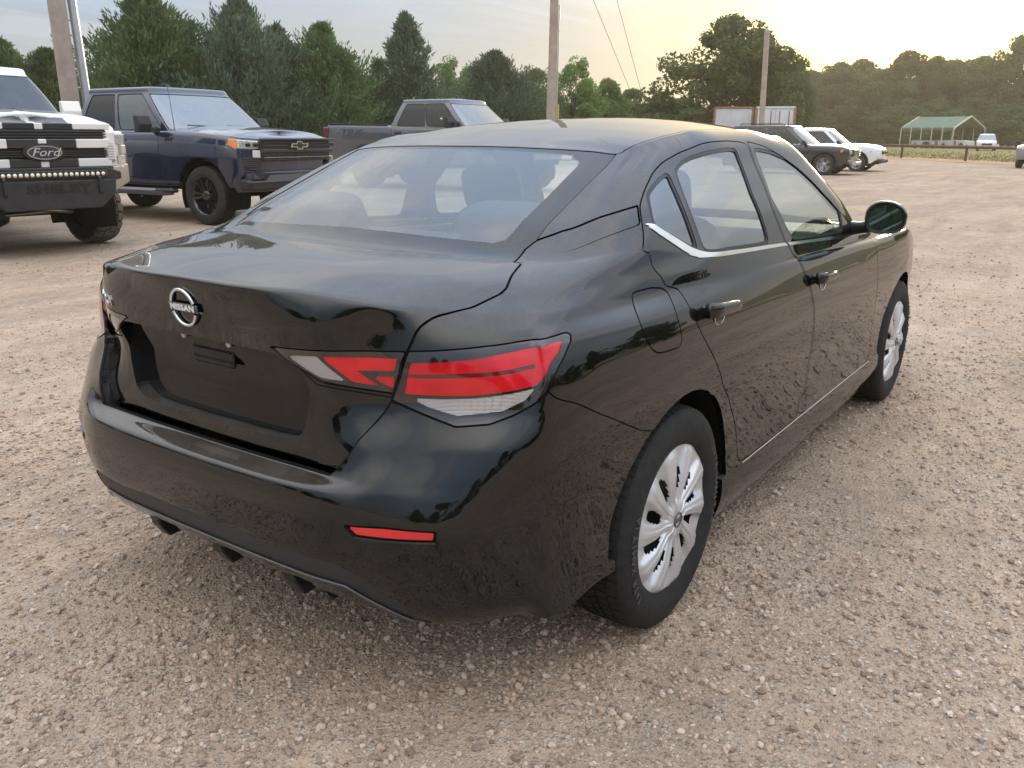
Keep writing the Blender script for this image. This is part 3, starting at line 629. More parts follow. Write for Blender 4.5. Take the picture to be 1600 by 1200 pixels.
SEDAN_UV = {
 'backlight': [(-1.000,15.030),(0.000,15.030),(2.000,15.030),(3.248,14.503),(3.424,15.762),(3.668,16.643),(3.982,17.987),(3.000,18.040),(0.000,18.040),(-1.000,18.040)],
 'backglass': [(-1.000,15.500),(0.000,15.500),(2.546,15.438),(2.718,15.521),(2.751,15.653),(2.857,16.482),(2.972,17.527),(2.892,17.689),(2.642,17.777),(2.600,17.860),(0.000,17.900),(-1.000,17.900)],
 'roof': [(-1.000,18.000),(0.000,18.000),(4.400,18.000),(6.000,18.450),(9.000,18.500),(13.000,18.500),(14.600,18.400),(15.500,18.000),(26.000,18.000),(26.000,24.000),(-1.000,24.000)],
 'rear_door': [(6.952,16.062),(7.090,16.470),(7.393,16.900),(7.996,17.204),(8.919,17.428),(10.246,17.550),(11.487,17.596),(12.672,17.624),(13.334,17.564),(13.165,16.925),(13.001,15.863),(13.111,15.107),(13.186,12.504),(13.359,9.610),(13.526,7.941),(13.664,4.946),(13.696,3.194),(13.516,3.013),(13.482,2.397),(12.679,2.399),(11.975,2.437),(11.923,2.959),(11.832,3.570),(11.426,4.986),(11.010,7.281),(10.496,8.842),(10.291,10.241),(10.132,11.081),(9.480,12.675),(8.881,13.209),(7.933,14.100),(7.175,15.570)],
 'front_door': [(13.423,17.602),(13.946,17.451),(14.286,17.226),(14.540,16.929),(14.708,16.510),(14.811,16.095),(14.959,15.696),(16.000,14.700),(15.934,11.271),(16.003,7.319),(16.234,3.824),(16.334,2.319),(13.522,2.359),(13.558,2.975),(13.739,3.159),(13.710,4.902),(13.566,7.901),(13.394,9.580),(13.219,12.467),(13.145,15.098),(13.038,15.860),(13.208,16.924),(13.383,17.564)],
 'quarter_glass': [(7.271,16.303),(7.539,16.511),(7.938,16.698),(8.429,16.871),(9.910,15.193),(8.943,15.376),(7.733,15.605)],
 'rear_glass': [(8.830,16.937),(9.435,17.174),(10.076,17.277),(10.744,17.302),(11.839,17.363),(12.767,17.406),(12.591,16.216),(12.706,15.175),(11.622,15.177),(10.172,15.161)],
 'front_glass': [(13.452,17.400),(14.029,17.310),(14.507,17.112),(14.809,16.610),(14.932,16.248),(15.009,15.993),(15.029,15.779),(14.794,15.167),(14.114,15.191),(13.323,15.191),(13.123,16.084)],
 'chrome': [(7.196,15.620),(8.683,15.280),(9.504,15.057),(10.071,13.936),(10.577,13.942),(13.114,13.740),(14.843,13.376),(15.190,13.366),(15.183,14.653),(14.851,14.996),(13.140,15.070),(10.454,15.135),(10.060,15.167),(9.573,15.235),(7.769,15.605)],
 'pillar_trim': [(3.288,14.588),(3.660,15.083),(4.258,15.285),(5.434,15.475),(7.083,15.625),(6.832,16.054),(5.316,15.958),(4.033,15.774),(3.381,15.551),(3.221,15.353)],
 'trunk': [(-1.000,15.000),(0.000,15.000),(2.000,15.000),(3.222,14.444),(4.515,12.993),(4.707,12.712),(4.758,12.499),(4.165,11.217),(3.670,10.431),(3.582,10.230),(3.443,9.606),(3.288,8.749),(3.128,8.183),(2.735,7.247),(2.347,5.988),(2.100,5.980),(0.000,5.980),(-1.000,5.980)],
 'lamp_inner': [(1.381,9.122),(2.289,9.242),(3.394,9.522),(3.114,8.228),(2.628,8.288),(2.003,8.373),(1.743,8.731)],
 'lamp_outer': [(3.456,9.565),(4.208,9.821),(5.001,10.043),(5.996,10.190),(7.262,10.435),(7.420,10.323),(7.480,10.096),(7.227,9.499),(7.013,9.060),(6.642,8.584),(6.229,8.247),(5.638,7.906),(5.093,7.676),(4.411,7.622),(3.140,8.169)],
 'lo_red': [(3.488,9.168),(4.083,9.374),(4.659,9.554),(5.265,9.763),(5.840,9.895),(7.317,10.191),(7.207,9.813),(6.842,9.272),(6.150,8.697),(5.676,8.601),(4.633,8.426),(3.368,8.351)],
 'lo_band': [(3.403,8.850),(4.647,9.070),(5.520,9.228),(6.109,9.363),(6.153,9.237),(5.519,9.077),(4.646,8.934),(3.389,8.753)],
 'lo_white': [(3.466,8.269),(4.631,8.354),(5.678,8.528),(6.130,8.642),(5.877,8.302),(5.322,7.999),(4.401,7.885),(3.834,8.069)],
 'li_red': [(2.110,9.030),(3.232,9.235),(3.149,8.862),(2.576,8.772),(2.841,8.418),(2.467,8.468),(2.293,8.758)],
 'li_red2': [(2.751,8.654),(3.124,8.719),(3.017,8.385),(2.894,8.486)],
 'li_white': [(1.627,8.952),(2.045,9.034),(2.386,8.458),(1.998,8.498)],
 'bumper': [(-1.000,6.000),(0.000,6.000),(2.100,6.000),(2.339,5.944),(2.738,7.233),(3.129,8.137),(4.415,7.607),(5.097,7.660),(5.641,7.890),(6.231,8.229),(6.668,8.565),(7.342,8.024),(8.069,7.211),(8.777,6.127),(9.499,5.217),(10.600,4.000),(10.600,-0.500),(-1.000,-0.500)],
 'valance': [(-1.000,3.020),(0.000,3.020),(1.000,3.020),(1.554,2.890),(2.529,3.027),(2.898,2.797),(3.260,2.197),(4.050,1.020),(3.620,1.020),(2.907,1.706),(2.569,2.116),(1.875,1.990),(1.000,2.080),(0.000,2.080),(-1.000,2.080)],
 'reflector': [(2.818,4.097),(3.535,4.209),(4.550,4.261),(4.541,3.963),(3.540,3.890),(2.954,3.856)],
 'sensor': [(3.967,3.563),(3.946,3.505),(3.905,3.458),(3.856,3.436),(3.810,3.444),(3.782,3.480),(3.777,3.536),(3.798,3.594),(3.838,3.641),(3.887,3.663),(3.932,3.654),(3.962,3.618)],
 'fuel_door': [(8.828,11.860),(8.919,12.034),(9.410,12.058),(9.655,11.749),(9.826,10.985),(9.884,10.400),(9.901,9.059),(9.895,8.773),(9.786,8.601),(9.411,8.627),(9.212,8.684),(9.067,8.927),(8.984,9.375)],
 'arch_rear': [(11.514,-1.000),(11.514,2.342),(11.579,2.348),(11.615,2.351),(11.619,2.513),(11.592,3.047),(11.535,3.513),(11.449,3.953),(11.336,4.470),(11.198,4.962),(11.040,5.667),(10.796,6.169),(10.510,6.437),(10.217,6.577),(9.927,6.585),(9.634,6.459),(9.353,6.202),(9.091,5.716),(8.867,4.961),(8.678,4.451),(8.523,3.897),(8.405,3.378),(8.326,2.775),(8.289,1.868),(8.295,1.562),(8.344,1.568),(8.433,1.583),(8.433,-1.000)],
 'arch_front': [(19.249,-1.000),(19.249,2.359),(19.347,2.360),(19.400,2.360),(19.406,2.516),(19.366,3.056),(19.280,3.629),(19.150,4.156),(18.988,4.660),(18.838,5.171),(18.671,5.791),(18.490,6.176),(18.298,6.385),(18.100,6.488),(17.905,6.484),(17.719,6.355),(17.540,6.099),(17.372,5.599),(17.221,4.944),(17.089,4.466),(16.979,3.955),(16.893,3.514),(16.835,3.050),(16.808,2.523),(16.813,2.365),(16.848,2.365),(16.914,2.365),(16.914,-1.000)],
 'hood': [(16.900,14.900),(16.600,12.600),(18.000,11.700),(20.000,11.350),(21.200,11.100),(26.000,10.900),(26.000,14.900)],
 'windshield': [(15.750,15.150),(17.000,15.150),(20.000,15.100),(26.000,15.050),(26.000,18.030),(16.200,18.030),(15.750,17.900)],
 'front_bumper': [(19.600,-0.500),(19.600,6.000),(20.200,9.000),(21.300,10.700),(26.000,10.700),(26.000,-0.500)],
}

def panel_arrays(C, names, shift=None, wall=.012, open_y=True):
    ids = [C.names.index(n) for n in names if n in C.names]
    T = C.T[np.isin(C.F, ids)]
    if not len(T): return None
    used, inv = np.unique(T, return_inverse=True); T = inv.reshape(-1, 3)
    V = C.V[used].copy(); N = C.N[used].copy(); UV = C.UV[used]
    area = np.linalg.norm(np.cross(V[T[:, 1]]-V[T[:, 0]], V[T[:, 2]]-V[T[:, 0]]), axis=1); T = T[area > 1e-12]
    cen = (np.abs(V[:, 1]) < 1e-4); N[cen, 1] = 0; N /= np.linalg.norm(N, axis=1, keepdims=True)+1e-12
    if shift is not None: V = shift(V, N, UV)
    T = T[:, ::-1]                                                  # outward on the +y half
    if wall > 0:
        E = np.concatenate([T[:, [0, 1]], T[:, [1, 2]], T[:, [2, 0]]]); Es = np.sort(E, 1)
        _, first, cnt = np.unique(Es, axis=0, return_index=True, return_counts=True); B = E[first[cnt == 1]]
        B = B[~((np.abs(V[B[:, 0], 1]) < 1e-4) & (np.abs(V[B[:, 1], 1]) < 1e-4))]
        n = len(V); k = len(B); a, b = B[:, 0], B[:, 1]
        Va, Vb = V[a], V[b]; Da, Db = Va-N[a]*wall, Vb-N[b]*wall
        t = Vb-Va; wn = np.cross(t, (N[a]+N[b])); wn /= np.linalg.norm(wn, axis=1, keepdims=True)+1e-12
        V = np.vstack([V, Va, Vb, Da, Db]); N = np.vstack([N, wn, wn, wn, wn])
        i = np.arange(k); pa, pb, da, db = n+i, n+k+i, n+2*k+i, n+3*k+i
        T = np.vstack([T, np.stack([pb, pa, da], 1), np.stack([pb, da, db], 1)])
    return V, N, T
def emit(C, name, names, m, parent, side='B', shift=None, wall=.012):
    A = panel_arrays(C, names, shift, wall)
    if A is None: return None
    V, N, T = A; Mi = np.array([1, -1, 1.]); out = []
    if side == 'B':
        V2 = np.vstack([V, V*Mi]); N2 = np.vstack([N, N*Mi]); T2 = np.vstack([T, T[:, ::-1]+len(V)])
        return obj(name, tri_mesh(name, V2, T2, N2), parent, m)
    if 'R' in side: out.append(obj(name, tri_mesh(name, V*Mi, T[:, ::-1], N*Mi), parent if not isinstance(parent, (tuple, list)) else parent[0], m))
    if 'L' in side: out.append(obj(name, tri_mesh(name, V, T, N), parent if not isinstance(parent, (tuple, list)) else parent[1], m))
    return out
def inset(d):
    return lambda V, N, UV: V-N*d

# ================================================================ wheels
def make_tyre_mesh(R, rim, w, nb=60, depth=.007, chunky=False, seed=1, tread=None):
    """tyre: lathed carcass + real tread blocks; axis y, outer face at +y"""
    b = MB(); h = w/2; sh = .035 if not chunky else .05
    prof = [(rim-.004, -h*.78), (rim+.012, -h*.93), (rim+.4*(R-rim), -h*1.02), (R-sh, -h*.97), (R-sh*.35, -h*.86), (R-depth, -h*.72), (R-depth, 0), (R-depth, h*.72), (R-sh*.35, h*.86), (R-sh, h*.97), (rim+.4*(R-rim), h*1.02), (rim+.02, h*.95), (rim+.008, h*.9), (rim-.004, h*.78)]
    b.lathe(prof, 72)
    rows = [(-.80, -.48), (-.42, -.15), (-.09, .09), (.15, .42), (.48, .80)] if not chunky else [(-.98, -.50), (-.42, -.02), (.02, .42), (.50, .98)]
    for ri, (y0, y1) in enumerate(rows):
        n = nb
        for k in range(n):
            st = (.5 if ri % 2 else 0)+(.0 if not chunky else .25*(k % 2)); a0 = 2*math.pi*(k+st)/n; a1 = a0+2*math.pi/n*(.82 if not chunky else .74); sk = (.25 if ri < len(rows)/2 else -.25)*2*math.pi/n
            V = []
            yy0, yy1 = y0*h, y1*h
            def rad(y): 
                t = abs(y)/h; return R-depth*.2-(sh*.42 if t > .7 else 0)*((t-.7)/.3 if t > .7 else 0)
            for (r_in) in (1, 0):
                for (a, y) in ((a0, yy0), (a1, yy0), (a1+sk, yy1), (a0+sk, yy1)):
                    r = rad(y)-(depth*1.6 if r_in else 0) if not chunky else rad(y)+(0 if not r_in else -depth*1.8)
                    V.append((r*math.cos(a), y, r*math.sin(a)))
            (tread or b).add(V, [(4, 5, 6, 7), (0, 1, 5, 4), (1, 2, 6, 5), (2, 3, 7, 6), (3, 0, 4, 7)])
    return b
def hubcap_mesh(Rc):
    """wheel cover with ten swept blades, recessed pockets and openings; axis y, face +y"""
    nr, na = 30, 300; rs = np.linspace(.02, 1.0, nr)
    def hgt(r, a):
        s = a-.20*(r-.3); k = (s*10/(2*math.pi)) % 1.0; k = abs(k-.5)*2           # 0 at pocket centre, 1 on the blade
        wide = np.interp(r, [0, .25, .5, .8, 1], [1, .80, .66, .60, .58])
        blade = 1/(1+math.exp(-(k-(1-wide))*16)); ridge = math.exp(-((k-.93)/.10)**2)*np.interp(r, [0, .3, .95, 1], [0, .005, .003, 0])
        low = np.interp(r, [0, .22, .35, .6, .9, .97, 1], [0, 0, -.014, -.026, -.016, -.004, 0])
        dome = np.interp(r, [0, .2, .28, .6, .9, 1], [.012, .012, .005, .010, .006, -.006])
        return dome+low*(1-blade)+ridge, k, blade
    V = []; K = np.zeros((nr, na)); 
    for i, r in enumerate(rs):
        for j in range(na):
            a = 2*math.pi*j/na; h, k, bl = hgt(r, a); K[i, j] = bl; V.append((r*Rc*math.cos(a), h, r*Rc*math.sin(a)))
    F = []
    for i in range(nr-1):
        for j in range(na):
            j2 = (j+1) % na
            if .34 < rs[i] < .72 and max(K[i, j], K[i, j2], K[i+1, j], K[i+1, j2]) < np.interp(rs[i], [.34, .42, .62, .72], [.30, .85, .75, .25]): continue
            F.append((i*na+j, (i+1)*na+j, (i+1)*na+j2, i*na+j2))
    b = MB(); b.add(V, F, True)
    b.lathe([(0, .012), (.02*Rc, .012)], 24)
    b.lathe([(Rc, -.006), (Rc*1.004, -.012), (Rc*.99, -.02)], 96)
    return b
def sedan_wheel(name, loc, side, parent):
    """wheel thing part: tyre, cover, disc behind, emblem; side = -1 right"""
    w = empty(name, loc); w.parent = parent; w.rotation_euler = (0, 0, 0 if side > 0 else math.pi)
    make_tyre_mesh(.326, .214, .205, 70).build('tyre', mat('tyre_rubber', (.022, .021, .0205), .80, spec=.3, var=.25, vscale=30, bump=.15, bscale=120, dust=0.0), w)
    t = MB().lathe([(.20, -.02), (.19, .04), (.12, .055), (.0, .05)], 48)
    t.lathe([(.212, -.09), (.206, -.02), (.210, .07), (.219, .080)], 64); t.build('steel_rim', mat('rim_dark', (.02, .02, .022), .5, .5), w)
    h = hubcap_mesh(.2185); c = h.build('wheel_cover', mat('cover_silver', (.60, .60, .61), .32, .45, var=.04, vscale=20), w); c.location = (0, .090, 0)
    e = MB(); e.tube([(.021*math.cos(q), .0, .021*math.sin(q)) for q in np.linspace(0, 2*math.pi, 25)[:-1]], .0022, 6, closed=True)
    e.box((0, .0, 0), (.052, .004, .009), .001); em = e.build('emblem', mat('emblem_dark', (.10, .10, .11), .3, .6), w); em.location = (0, .1045, 0)
    # sidewall lettering blocks (raised rubber)
    for a0 in (.35, .35+math.pi):
        for k, ch in enumerate('ALTIMAX RT43'):
            a = a0-k*.085
            if ch == ' ': continue
            o = Vector((.268*math.cos(a), .1052, .268*math.sin(a)))
            # letters read from outside, tops outward
            text_obj('sidewall_letter', ch, .034, mat('tyre_lettering', (.07, .068, .065), .7), w, frame_mat(o, (math.sin(a), 0, -math.cos(a)), (math.cos(a), 0, math.sin(a))), .001)
    return w

# ================================================================ sedan
def build_sedan():
    S = roof_fix(Surf(sedan_rings(), 520, 290)); C = Cutter(S); Q = SEDAN_UV; g = .0026
    root = empty('sedan', (0, 0, 0), 0, 'glossy black four-door sedan with silver wheel covers and red tail lamps, parked on the gravel', 'car')
    paint = mat('paint_black', (.0030, .0030, .0034), .22, 0, .0, 1.0, .008, dust=.20)
    black = mat('trim_black', (.008, .008, .009), .35, spec=.4); seal = mat('seal_black', (.004, .004, .004), .7, spec=.15)
    # --- cut the skin into panels
    C.region('hood', Q['hood'], g); C.region('windshield', Q['windshield'], .0); C.region('backlight', Q['backlight'], .0015); 
    C.region('roof', Q['roof'], .002); C.region('backglass', Q['backglass'], 0, only=['backlight'])
    C.region('front_bumper', Q['front_bumper'], g)
    C.region('bumper', Q['bumper'], .0016); C.region('trunk', Q['trunk'], .003)
    C.region('pillar_trim', Q['pillar_trim'], .0022)
    C.region('front_door', rnd(Q['front_door'], .3, 2), .0022); C.region('rear_door', rnd(Q['rear_door'], .3, 2), .0022)
    C.region('chrome', Q['chrome'], 0, only=['front_door', 'rear_door'])
    gf = [(u, v) for u, v in Q['front_glass']]
    for n in ('quarter_glass', 'rear_glass', 'front_glass'):
        C.region(n, rnd(Q[n], .2, 2), .006, only=['front_door', 'rear_door'], gapname='glass_seal')
    C.region('pocket', rnd([(-1, 8.95), (1.5, 8.95), (1.75, 8.9), (1.80, 8.0), (1.68, 7.1), (1.5, 6.85), (1.2, 6.74), (-1, 6.72)], .3, 2), 0, only=['trunk'])
    C.region('lamp_inner', Q['lamp_inner'], .0018, only=['trunk', 'pocket']); C.region('lamp_outer', Q['lamp_outer'], .0018, only=['shell', 'bumper', 'trunk'])
    for n in ('lo_red', 'lo_white', 'lo_band'): C.region(n, Q[n], 0, only=['lamp_outer', 'lo_red'])
    for n in ('li_red', 'li_red2', 'li_white'): C.region(n, Q[n], 0, only=['lamp_inner'])
    C.region('valance', Q['valance'], .0012, only=['bumper']); C.region('reflector', Q['reflector'], .0035, only=['bumper'], gapname='seam')
    C.region('sensor', Q['sensor'], .0008, only=['bumper']); C.region('fuel_door', rnd(Q['fuel_door'], .3, 1), .0022, only=['shell'])
    C.region('hole', Q['arch_rear'], 0); C.region('hole', Q['arch_front'], 0)
    C.F[C.F == C.fid('hole')] = C.fid('void')
    sm = lambda a, b, x: (lambda t: t*t*(3-2*t))(np.clip((x-a)/(b-a), 0, 1))
    def lid(extra=0.):
        def f(V, N, UV):
            V = V-N*extra if extra and extra < .02 else V.copy()
            low = (V[:, 0] < -.6)
            V[:, 0] += np.where(low, .032*sm(.90, .80, V[:, 2])*np.where(V[:, 2] < .97, 1, 0), 0)
            if extra >= .02: V[:, 0] += extra
            return V
        return f
    emit(C, 'body_shell', ['shell'], paint, root, 'B', None, .02)
    emit(C, 'seam', ['seam'], seal, root, 'B', inset(.007), 0)
    emit(C, 'hood', ['hood'], paint, root); emit(C, 'roof', ['roof'], paint, root, wall=.008)
    emit(C, 'front_bumper', ['front_bumper'], paint, root)
    ws = emit(C, 'windshield', ['windshield'], glass_mat('glass_windshield', (.90, .94, .92), .01, film=.01), root, 'B', inset(.004), 0)
    emit(C, 'rear_window_border', ['backlight'], mat('glass_frit', (.006, .006, .008), .04, spec=.5, dust=.10), root, 'B', inset(.002), .004)
    emit(C, 'rear_window', ['backglass'], glass_mat('glass_rear', (.90, .95, .94), .012, 2.2, film=.008, filmcol=(.55, .58, .57)), root, 'B', inset(.002), 0)
    tl = emit(C, 'trunk_lid', ['trunk'], paint, root, 'B', lid(), .05)
    emit(C, 'plate_recess', ['pocket'], mat('recess_black', (.004, .004, .0045), .06, spec=.15, coat=.35), tl, 'B', lid(.038), 0)
    rb = emit(C, 'rear_bumper', ['bumper'], paint, root, 'B', None, .055)
    emit(C, 'valance', ['valance'], mat('valance_black', (.030, .031, .034), .55, bump=.4, bscale=220), rb, 'B', inset(.003), .006)
    red = mat('lamp_red', (.62, .005, .012), .16, coat=.8, spec=.3, var=.25, vscale=14); dkred = mat('lamp_dark_red', (.10, .004, .005), .08, coat=1.); wht = mat('lamp_clear', (.36, .33, .32), .14, .55, coat=1., ribs=110.)
    base = mat('lamp_smoke', (.012, .006, .007), .04, coat=1.)
    def ins2(f, d): return (lambda V, N, UV: f(V, N, UV)-N*d)
    for sd in ('R', 'L'):
        lo = emit(C, 'tail_lamp', ['lamp_outer'], base, root, sd, inset(.0015), .01)[0]
        emit(C, 'red_lens', ['lo_red'], red, lo, sd, inset(.003), .004); emit(C, 'dark_band', ['lo_band'], dkred, lo, sd, inset(.0045), .0); emit(C, 'clear_lens', ['lo_white'], wht, lo, sd, inset(.004), .004)
        li = emit(C, 'trunk_lamp', ['lamp_inner'], base, tl, sd, ins2(lid(), .0015), .01)[0]
        emit(C, 'red_lens', ['li_red', 'li_red2'], red, li, sd, ins2(lid(), .003), .003); emit(C, 'clear_lens', ['li_white'], wht, li, sd, ins2(lid(), .004), .003)
        emit(C, 'reflector', ['reflector'], mat('reflector_red', (.75, .008, .010), .15, coat=1., bump=.3, bscale=300), rb, sd, inset(.006), 0)
        emit(C, 'parking_sensor', ['sensor'], black, rb, sd, inset(.0005), .003)
        rd = emit(C, 'rear_door', ['rear_door'], paint, root, sd)[0]; fd = emit(C, 'front_door', ['front_door'], paint, root, sd)[0]
        ch = mat('chrome_trim', (.80, .78, .75), .16, 1.0)
        # split seal and chrome between the two doors by position
        for nm, src, mm, sh, wl in (('window_seal', 'glass_seal', black, inset(.0015), .008), ('belt_trim', 'chrome', ch, inset(-.003), .006)):
            emit(C, nm, [src], mm, rd, sd, sh, wl)
        gs = glass_mat('glass_side', (.50, .58, .54), .006, 2.8)
        emit(C, 'quarter_window', ['quarter_glass'], gs, rd, sd, inset(.005), 0); emit(C, 'window', ['rear_glass'], gs, rd, sd, inset(.005), 0); emit(C, 'window', ['front_glass'], gs, fd, sd, inset(.005), 0)
        emit(C, 'pillar_trim', ['pillar_trim'], paint, root, sd, inset(.003), .012); emit(C, 'fuel_door', ['fuel_door'], paint, root, sd)
        s = -1 if sd == 'R' else 1
        # door handles
        for (x0, x1, y, z0, z1, par) in ((.128, .345, .884, .905, .893, rd), (1.125, 1.34, .892, .868, .856, fd)):
            b = MB()
            n = 12; V = []; F = []
            for i in range(n+1):
                t = i/n; x = x0+(x1-x0)*t; z = z0+(z1-z0)*t; hz = .023*(1-.25*t)*min(1, (1.02-t)*7); st = .040*min(1, 7*(t+.03), 6*(1.03-t))
                for k in range(10):
                    q = 2*math.pi*k/10; V.append((x, s*(y+.012+st*.5+.012*math.cos(q)), z+hz*math.sin(q)))
            for i in range(n):
                for k in range(10): F.append((i*10+k, i*10+(k+1) % 10, (i+1)*10+(k+1) % 10, (i+1)*10+k))
            F += [list(range(10)), list(range(n*10, n*10+10))]
            b.add(V, F, True); b.tube([(x0+.025, s*(y-.01), z0), (x0+.025, s*(y+.028), z0)], .010, 10); b.tube([(x1-.02, s*(y-.01), z1), (x1-.02, s*(y+.028), z1)], .010, 10)
            hd = b.build('door_handle', paint, par)
            cup = MB(); cup.lathe([(.034, .002), (.030, -.002), (.0, -.004)], 28, M=Matrix.Translation((.5*(x0+x1), s*(y+.006), .5*(z0+z1)-.018)) @ Matrix.Diagonal((1.15, s, .95, 1))); cup.build('handle_cup', paint, hd)
            rg = MB(); rg.tube([(.5*(x0+x1)+.040*math.cos(q), s*(y+.0075), .5*(z0+z1)-.018+.033*math.sin(q)) for q in np.linspace(math.pi*1.02, math.pi*1.98, 16)], .0016, 6); rg.build('handle_rim', ch, hd)
        # mirror: housing, glass, arm
        mr = MB(); n, m_ = 14, 24; V = []; F = []
        for i in range(n+1):
            t = i/n; x = 1.735+.115*t; sc = math.sqrt(max(0.0, 1-(max(0, t-.12)/.88)**2.2)) if t > .12 else .93+.07*t/.12
            for k in range(m_):
                q = 2*math.pi*k/m_; cy_, cz_ = math.cos(q), math.sin(q)
                ey = .084*math.copysign(abs(cy_)**.72, cy_); ez = (.072 if cz_ > 0 else .066)*math.copysign(abs(cz_)**.8, cz_)
                if cy_ > 0 and cz_ > 0: ez *= 1-.28*cy_
                V.append((x, s*(.985+ey*sc-.02*t), 1.045+ez*sc+.004*cy_))
        for i in range(n):
            for k in range(m_): F.append((i*m_+k, i*m_+(k+1) % m_, (i+1)*m_+(k+1) % m_, (i+1)*m_+k))
        mr.add(V, F, True); mo = mr.build('mirror', paint, fd)
        gl = MB(); V = [(1.7375, s*.985, 1.045)]
        for k in range(m_):
            v = mr.v[k]; V.append((1.7375, s*.985+(v[1]-s*.985)*.84, 1.045+(v[2]-1.045)*.82))
        gl.add(V, [(0, 1+k, 1+(k+1) % m_) for k in range(m_)]); gl.build('mirror_glass', mat('mirror_glass', (.42, .60, .62), .02, 1.0), mo)
        rm = MB(); V = [mr.v[k] for k in range(m_)]+[(1.7385, s*.985+(mr.v[k][1]-s*.985)*.85, 1.045+(mr.v[k][2]-1.045)*.83) for k in range(m_)]
        rm.add(V, [(k, (k+1) % m_, m_+(k+1) % m_, m_+k) for k in range(m_)]); rm.build('mirror_bezel', black, mo)
        ar = MB(); ar.tube([(1.83, s*.80, .985), (1.81, s*.87, .995), (1.80, s*.93, 1.005)], [.035, .026, .024], 10); ar.build('mirror_arm', black, mo)
        sail = MB(); sail.prism([(1.62, 1.075), (1.95, .972), (1.70, .975), (1.655, .985)], 0, .004)
    # wheels
    for nm, x in (('rear', 0.), ('front', 2.712)):
        for s in (-1, 1): sedan_wheel('wheel', (x, s*.800, .326), s, root)
    # wheel wells, floor, sill glint
    for x in (0.015, 2.712):
        for s in (-1, 1):
            b = MB(); b.lathe([(.37, 0), (.385, -.10), (.385, -.30), (.0, -.31)], 40, M=Matrix.Translation((x, s*.875, .326)) @ Matrix.Diagonal((1, s, 1, 1)), a0=-.12, a1=math.pi+.12)
            b.build('wheel_well', mat('liner_black', (.006, .006, .006), .9, spec=.1), root)
    fl = MB(); fl.box((1.3, 0, .24), (2.2, 1.55, .05), .02); fl.box((-.50, 0, .35), (.46, 1.0, .05), .02); fl.box((3.25, 0, .28), (.5, 1.3, .05), .02); fl.box((1.35, 0, .30), (3.6, .9, .06), .02)
    fl.tube([(-.80, -.35, .30), (-.3, -.35, .27), (.6, -.15, .24)], .032, 10); fl.build('underbody', seal, root)
    # diffuser fins under the bumper
    for y in (.29, .01, -.27):
        b = MB(); b.prism([(-.872, .36), (-.862, .315), (-.835, .272), (-.78, .276), (-.72, .34), (-.74, .38)], y-.022, y+.022); b.build('diffuser_fin', black, rb, bevel=.006)
    lp = dense(Q['valance'][8:14], S, .03, closed=False); LP = S.at(lp)+S.normal(lp)*.002
    b = MB(); b.tube([(q[0], q[1], q[2]) for q in LP]+[(q[0], -q[1], q[2]) for q in LP[::-1][1:]], .0032, 6); b.build('valance_lip', mat('lip_grey', (.05, .05, .055), .25, coat=1.), rb)  # glossy bead on the lower lip, added for its bright highlight line
    # interior ------------------------------------------------------------
    fab = mat('seat_fabric', (.035, .036, .038), .85, spec=.2, var=.3, vscale=120, bump=.2, bscale=300); dsh = mat('dash_plastic', (.03, .03, .032), .55, bump=.2, bscale=300)
    def cushion(name, c, d, tilt, parent, rr=.05):
        b = MB(); V = []; F = []; nu, nv = 20, 12
        for i in range(nv+1):
            th = -math.pi/2+math.pi*i/nv
            for k in range(nu):
                ph = 2*math.pi*k/nu; e = .45
                sg = lambda v: math.copysign(abs(v)**e, v)
                V.append((d[0]/2*sg(math.cos(th))*sg(math.cos(ph)), d[1]/2*sg(math.cos(th))*sg(math.sin(ph)), d[2]/2*sg(math.sin(th))))
        for i in range(nv):
            for k in range(nu): F.append((i*nu+k, i*nu+(k+1) % nu, (i+1)*nu+(k+1) % nu, (i+1)*nu+k))
        b.add(V, F, True, Matrix.Translation(c) @ Matrix.Rotation(R_(tilt), 4, 'Y')); return b.build(name, fab, parent)
    for s in (-1, 1):
        st = empty('front_seat', (1.15, s*.37, .30)); st.parent = root
        cushion('seat_cushion', (.12, 0, .16), (.52, .52, .17), -6, st); cushion('backrest', (-.18, 0, .47), (.17, .50, .66), -18, st); hr = cushion('headrest', (-.31, 0, .86), (.11, .27, .19), -14, st)
        b = MB()
        for q in (-.06, .06): b = MB(); b.tube([(-.28, q, .72), (-.30, q, .82)], .007, 6); b.build('headrest_post', mat('steel', (.5, .5, .5), .3, 1.), hr)
    rs = empty('rear_seat', (.25, 0, .30)); rs.parent = root
    cushion('seat_cushion', (.10, 0, .20), (.52, 1.28, .18), -5, rs); cushion('backrest', (-.20, 0, .48), (.18, 1.26, .62), -22, rs)
    for y in (-.37, .37): cushion('headrest', (-.33, y, .80), (.13, .30, .17), -20, rs)
    b = MB(); b.prism([(-.36, 1.045), (.02, 1.015), (.02, .98), (-.36, 1.0)], -.60, .60); b.build('parcel_shelf', fab, root)
    b = MB(); b.prism([(1.62, .60), (1.60, .90), (1.68, .975), (1.95, .985), (2.18, .97), (2.18, .60)], -.74, .74); b.build('dashboard', dsh, root, bevel=.02)
    b = MB(); b.prism([(2.0, .965), (1.74, .975), (1.72, 1.015), (1.76, 1.03), (1.95, .99)], .20, .56); b.build('instrument_hood', dsh, root, bevel=.012)
    sw = empty('steering_wheel', (1.50, .37, .86)); sw.parent = root; sw.rotation_euler = (0, R_(66), 0)
    b = MB(); b.tube([(.185*math.cos(q), .185*math.sin(q), 0) for q in np.linspace(0, 2*math.pi, 41)[:-1]], .016, 10, closed=True); b.build('rim', dsh, sw)
    b = MB(); b.box((0, 0, -.01), (.12, .15, .04), .015); b.box((0, 0, -.005), (.03, .34, .015), .005); b.box((.09, 0, -.005), (.16, .03, .015), .005); b.build('hub', dsh, sw)
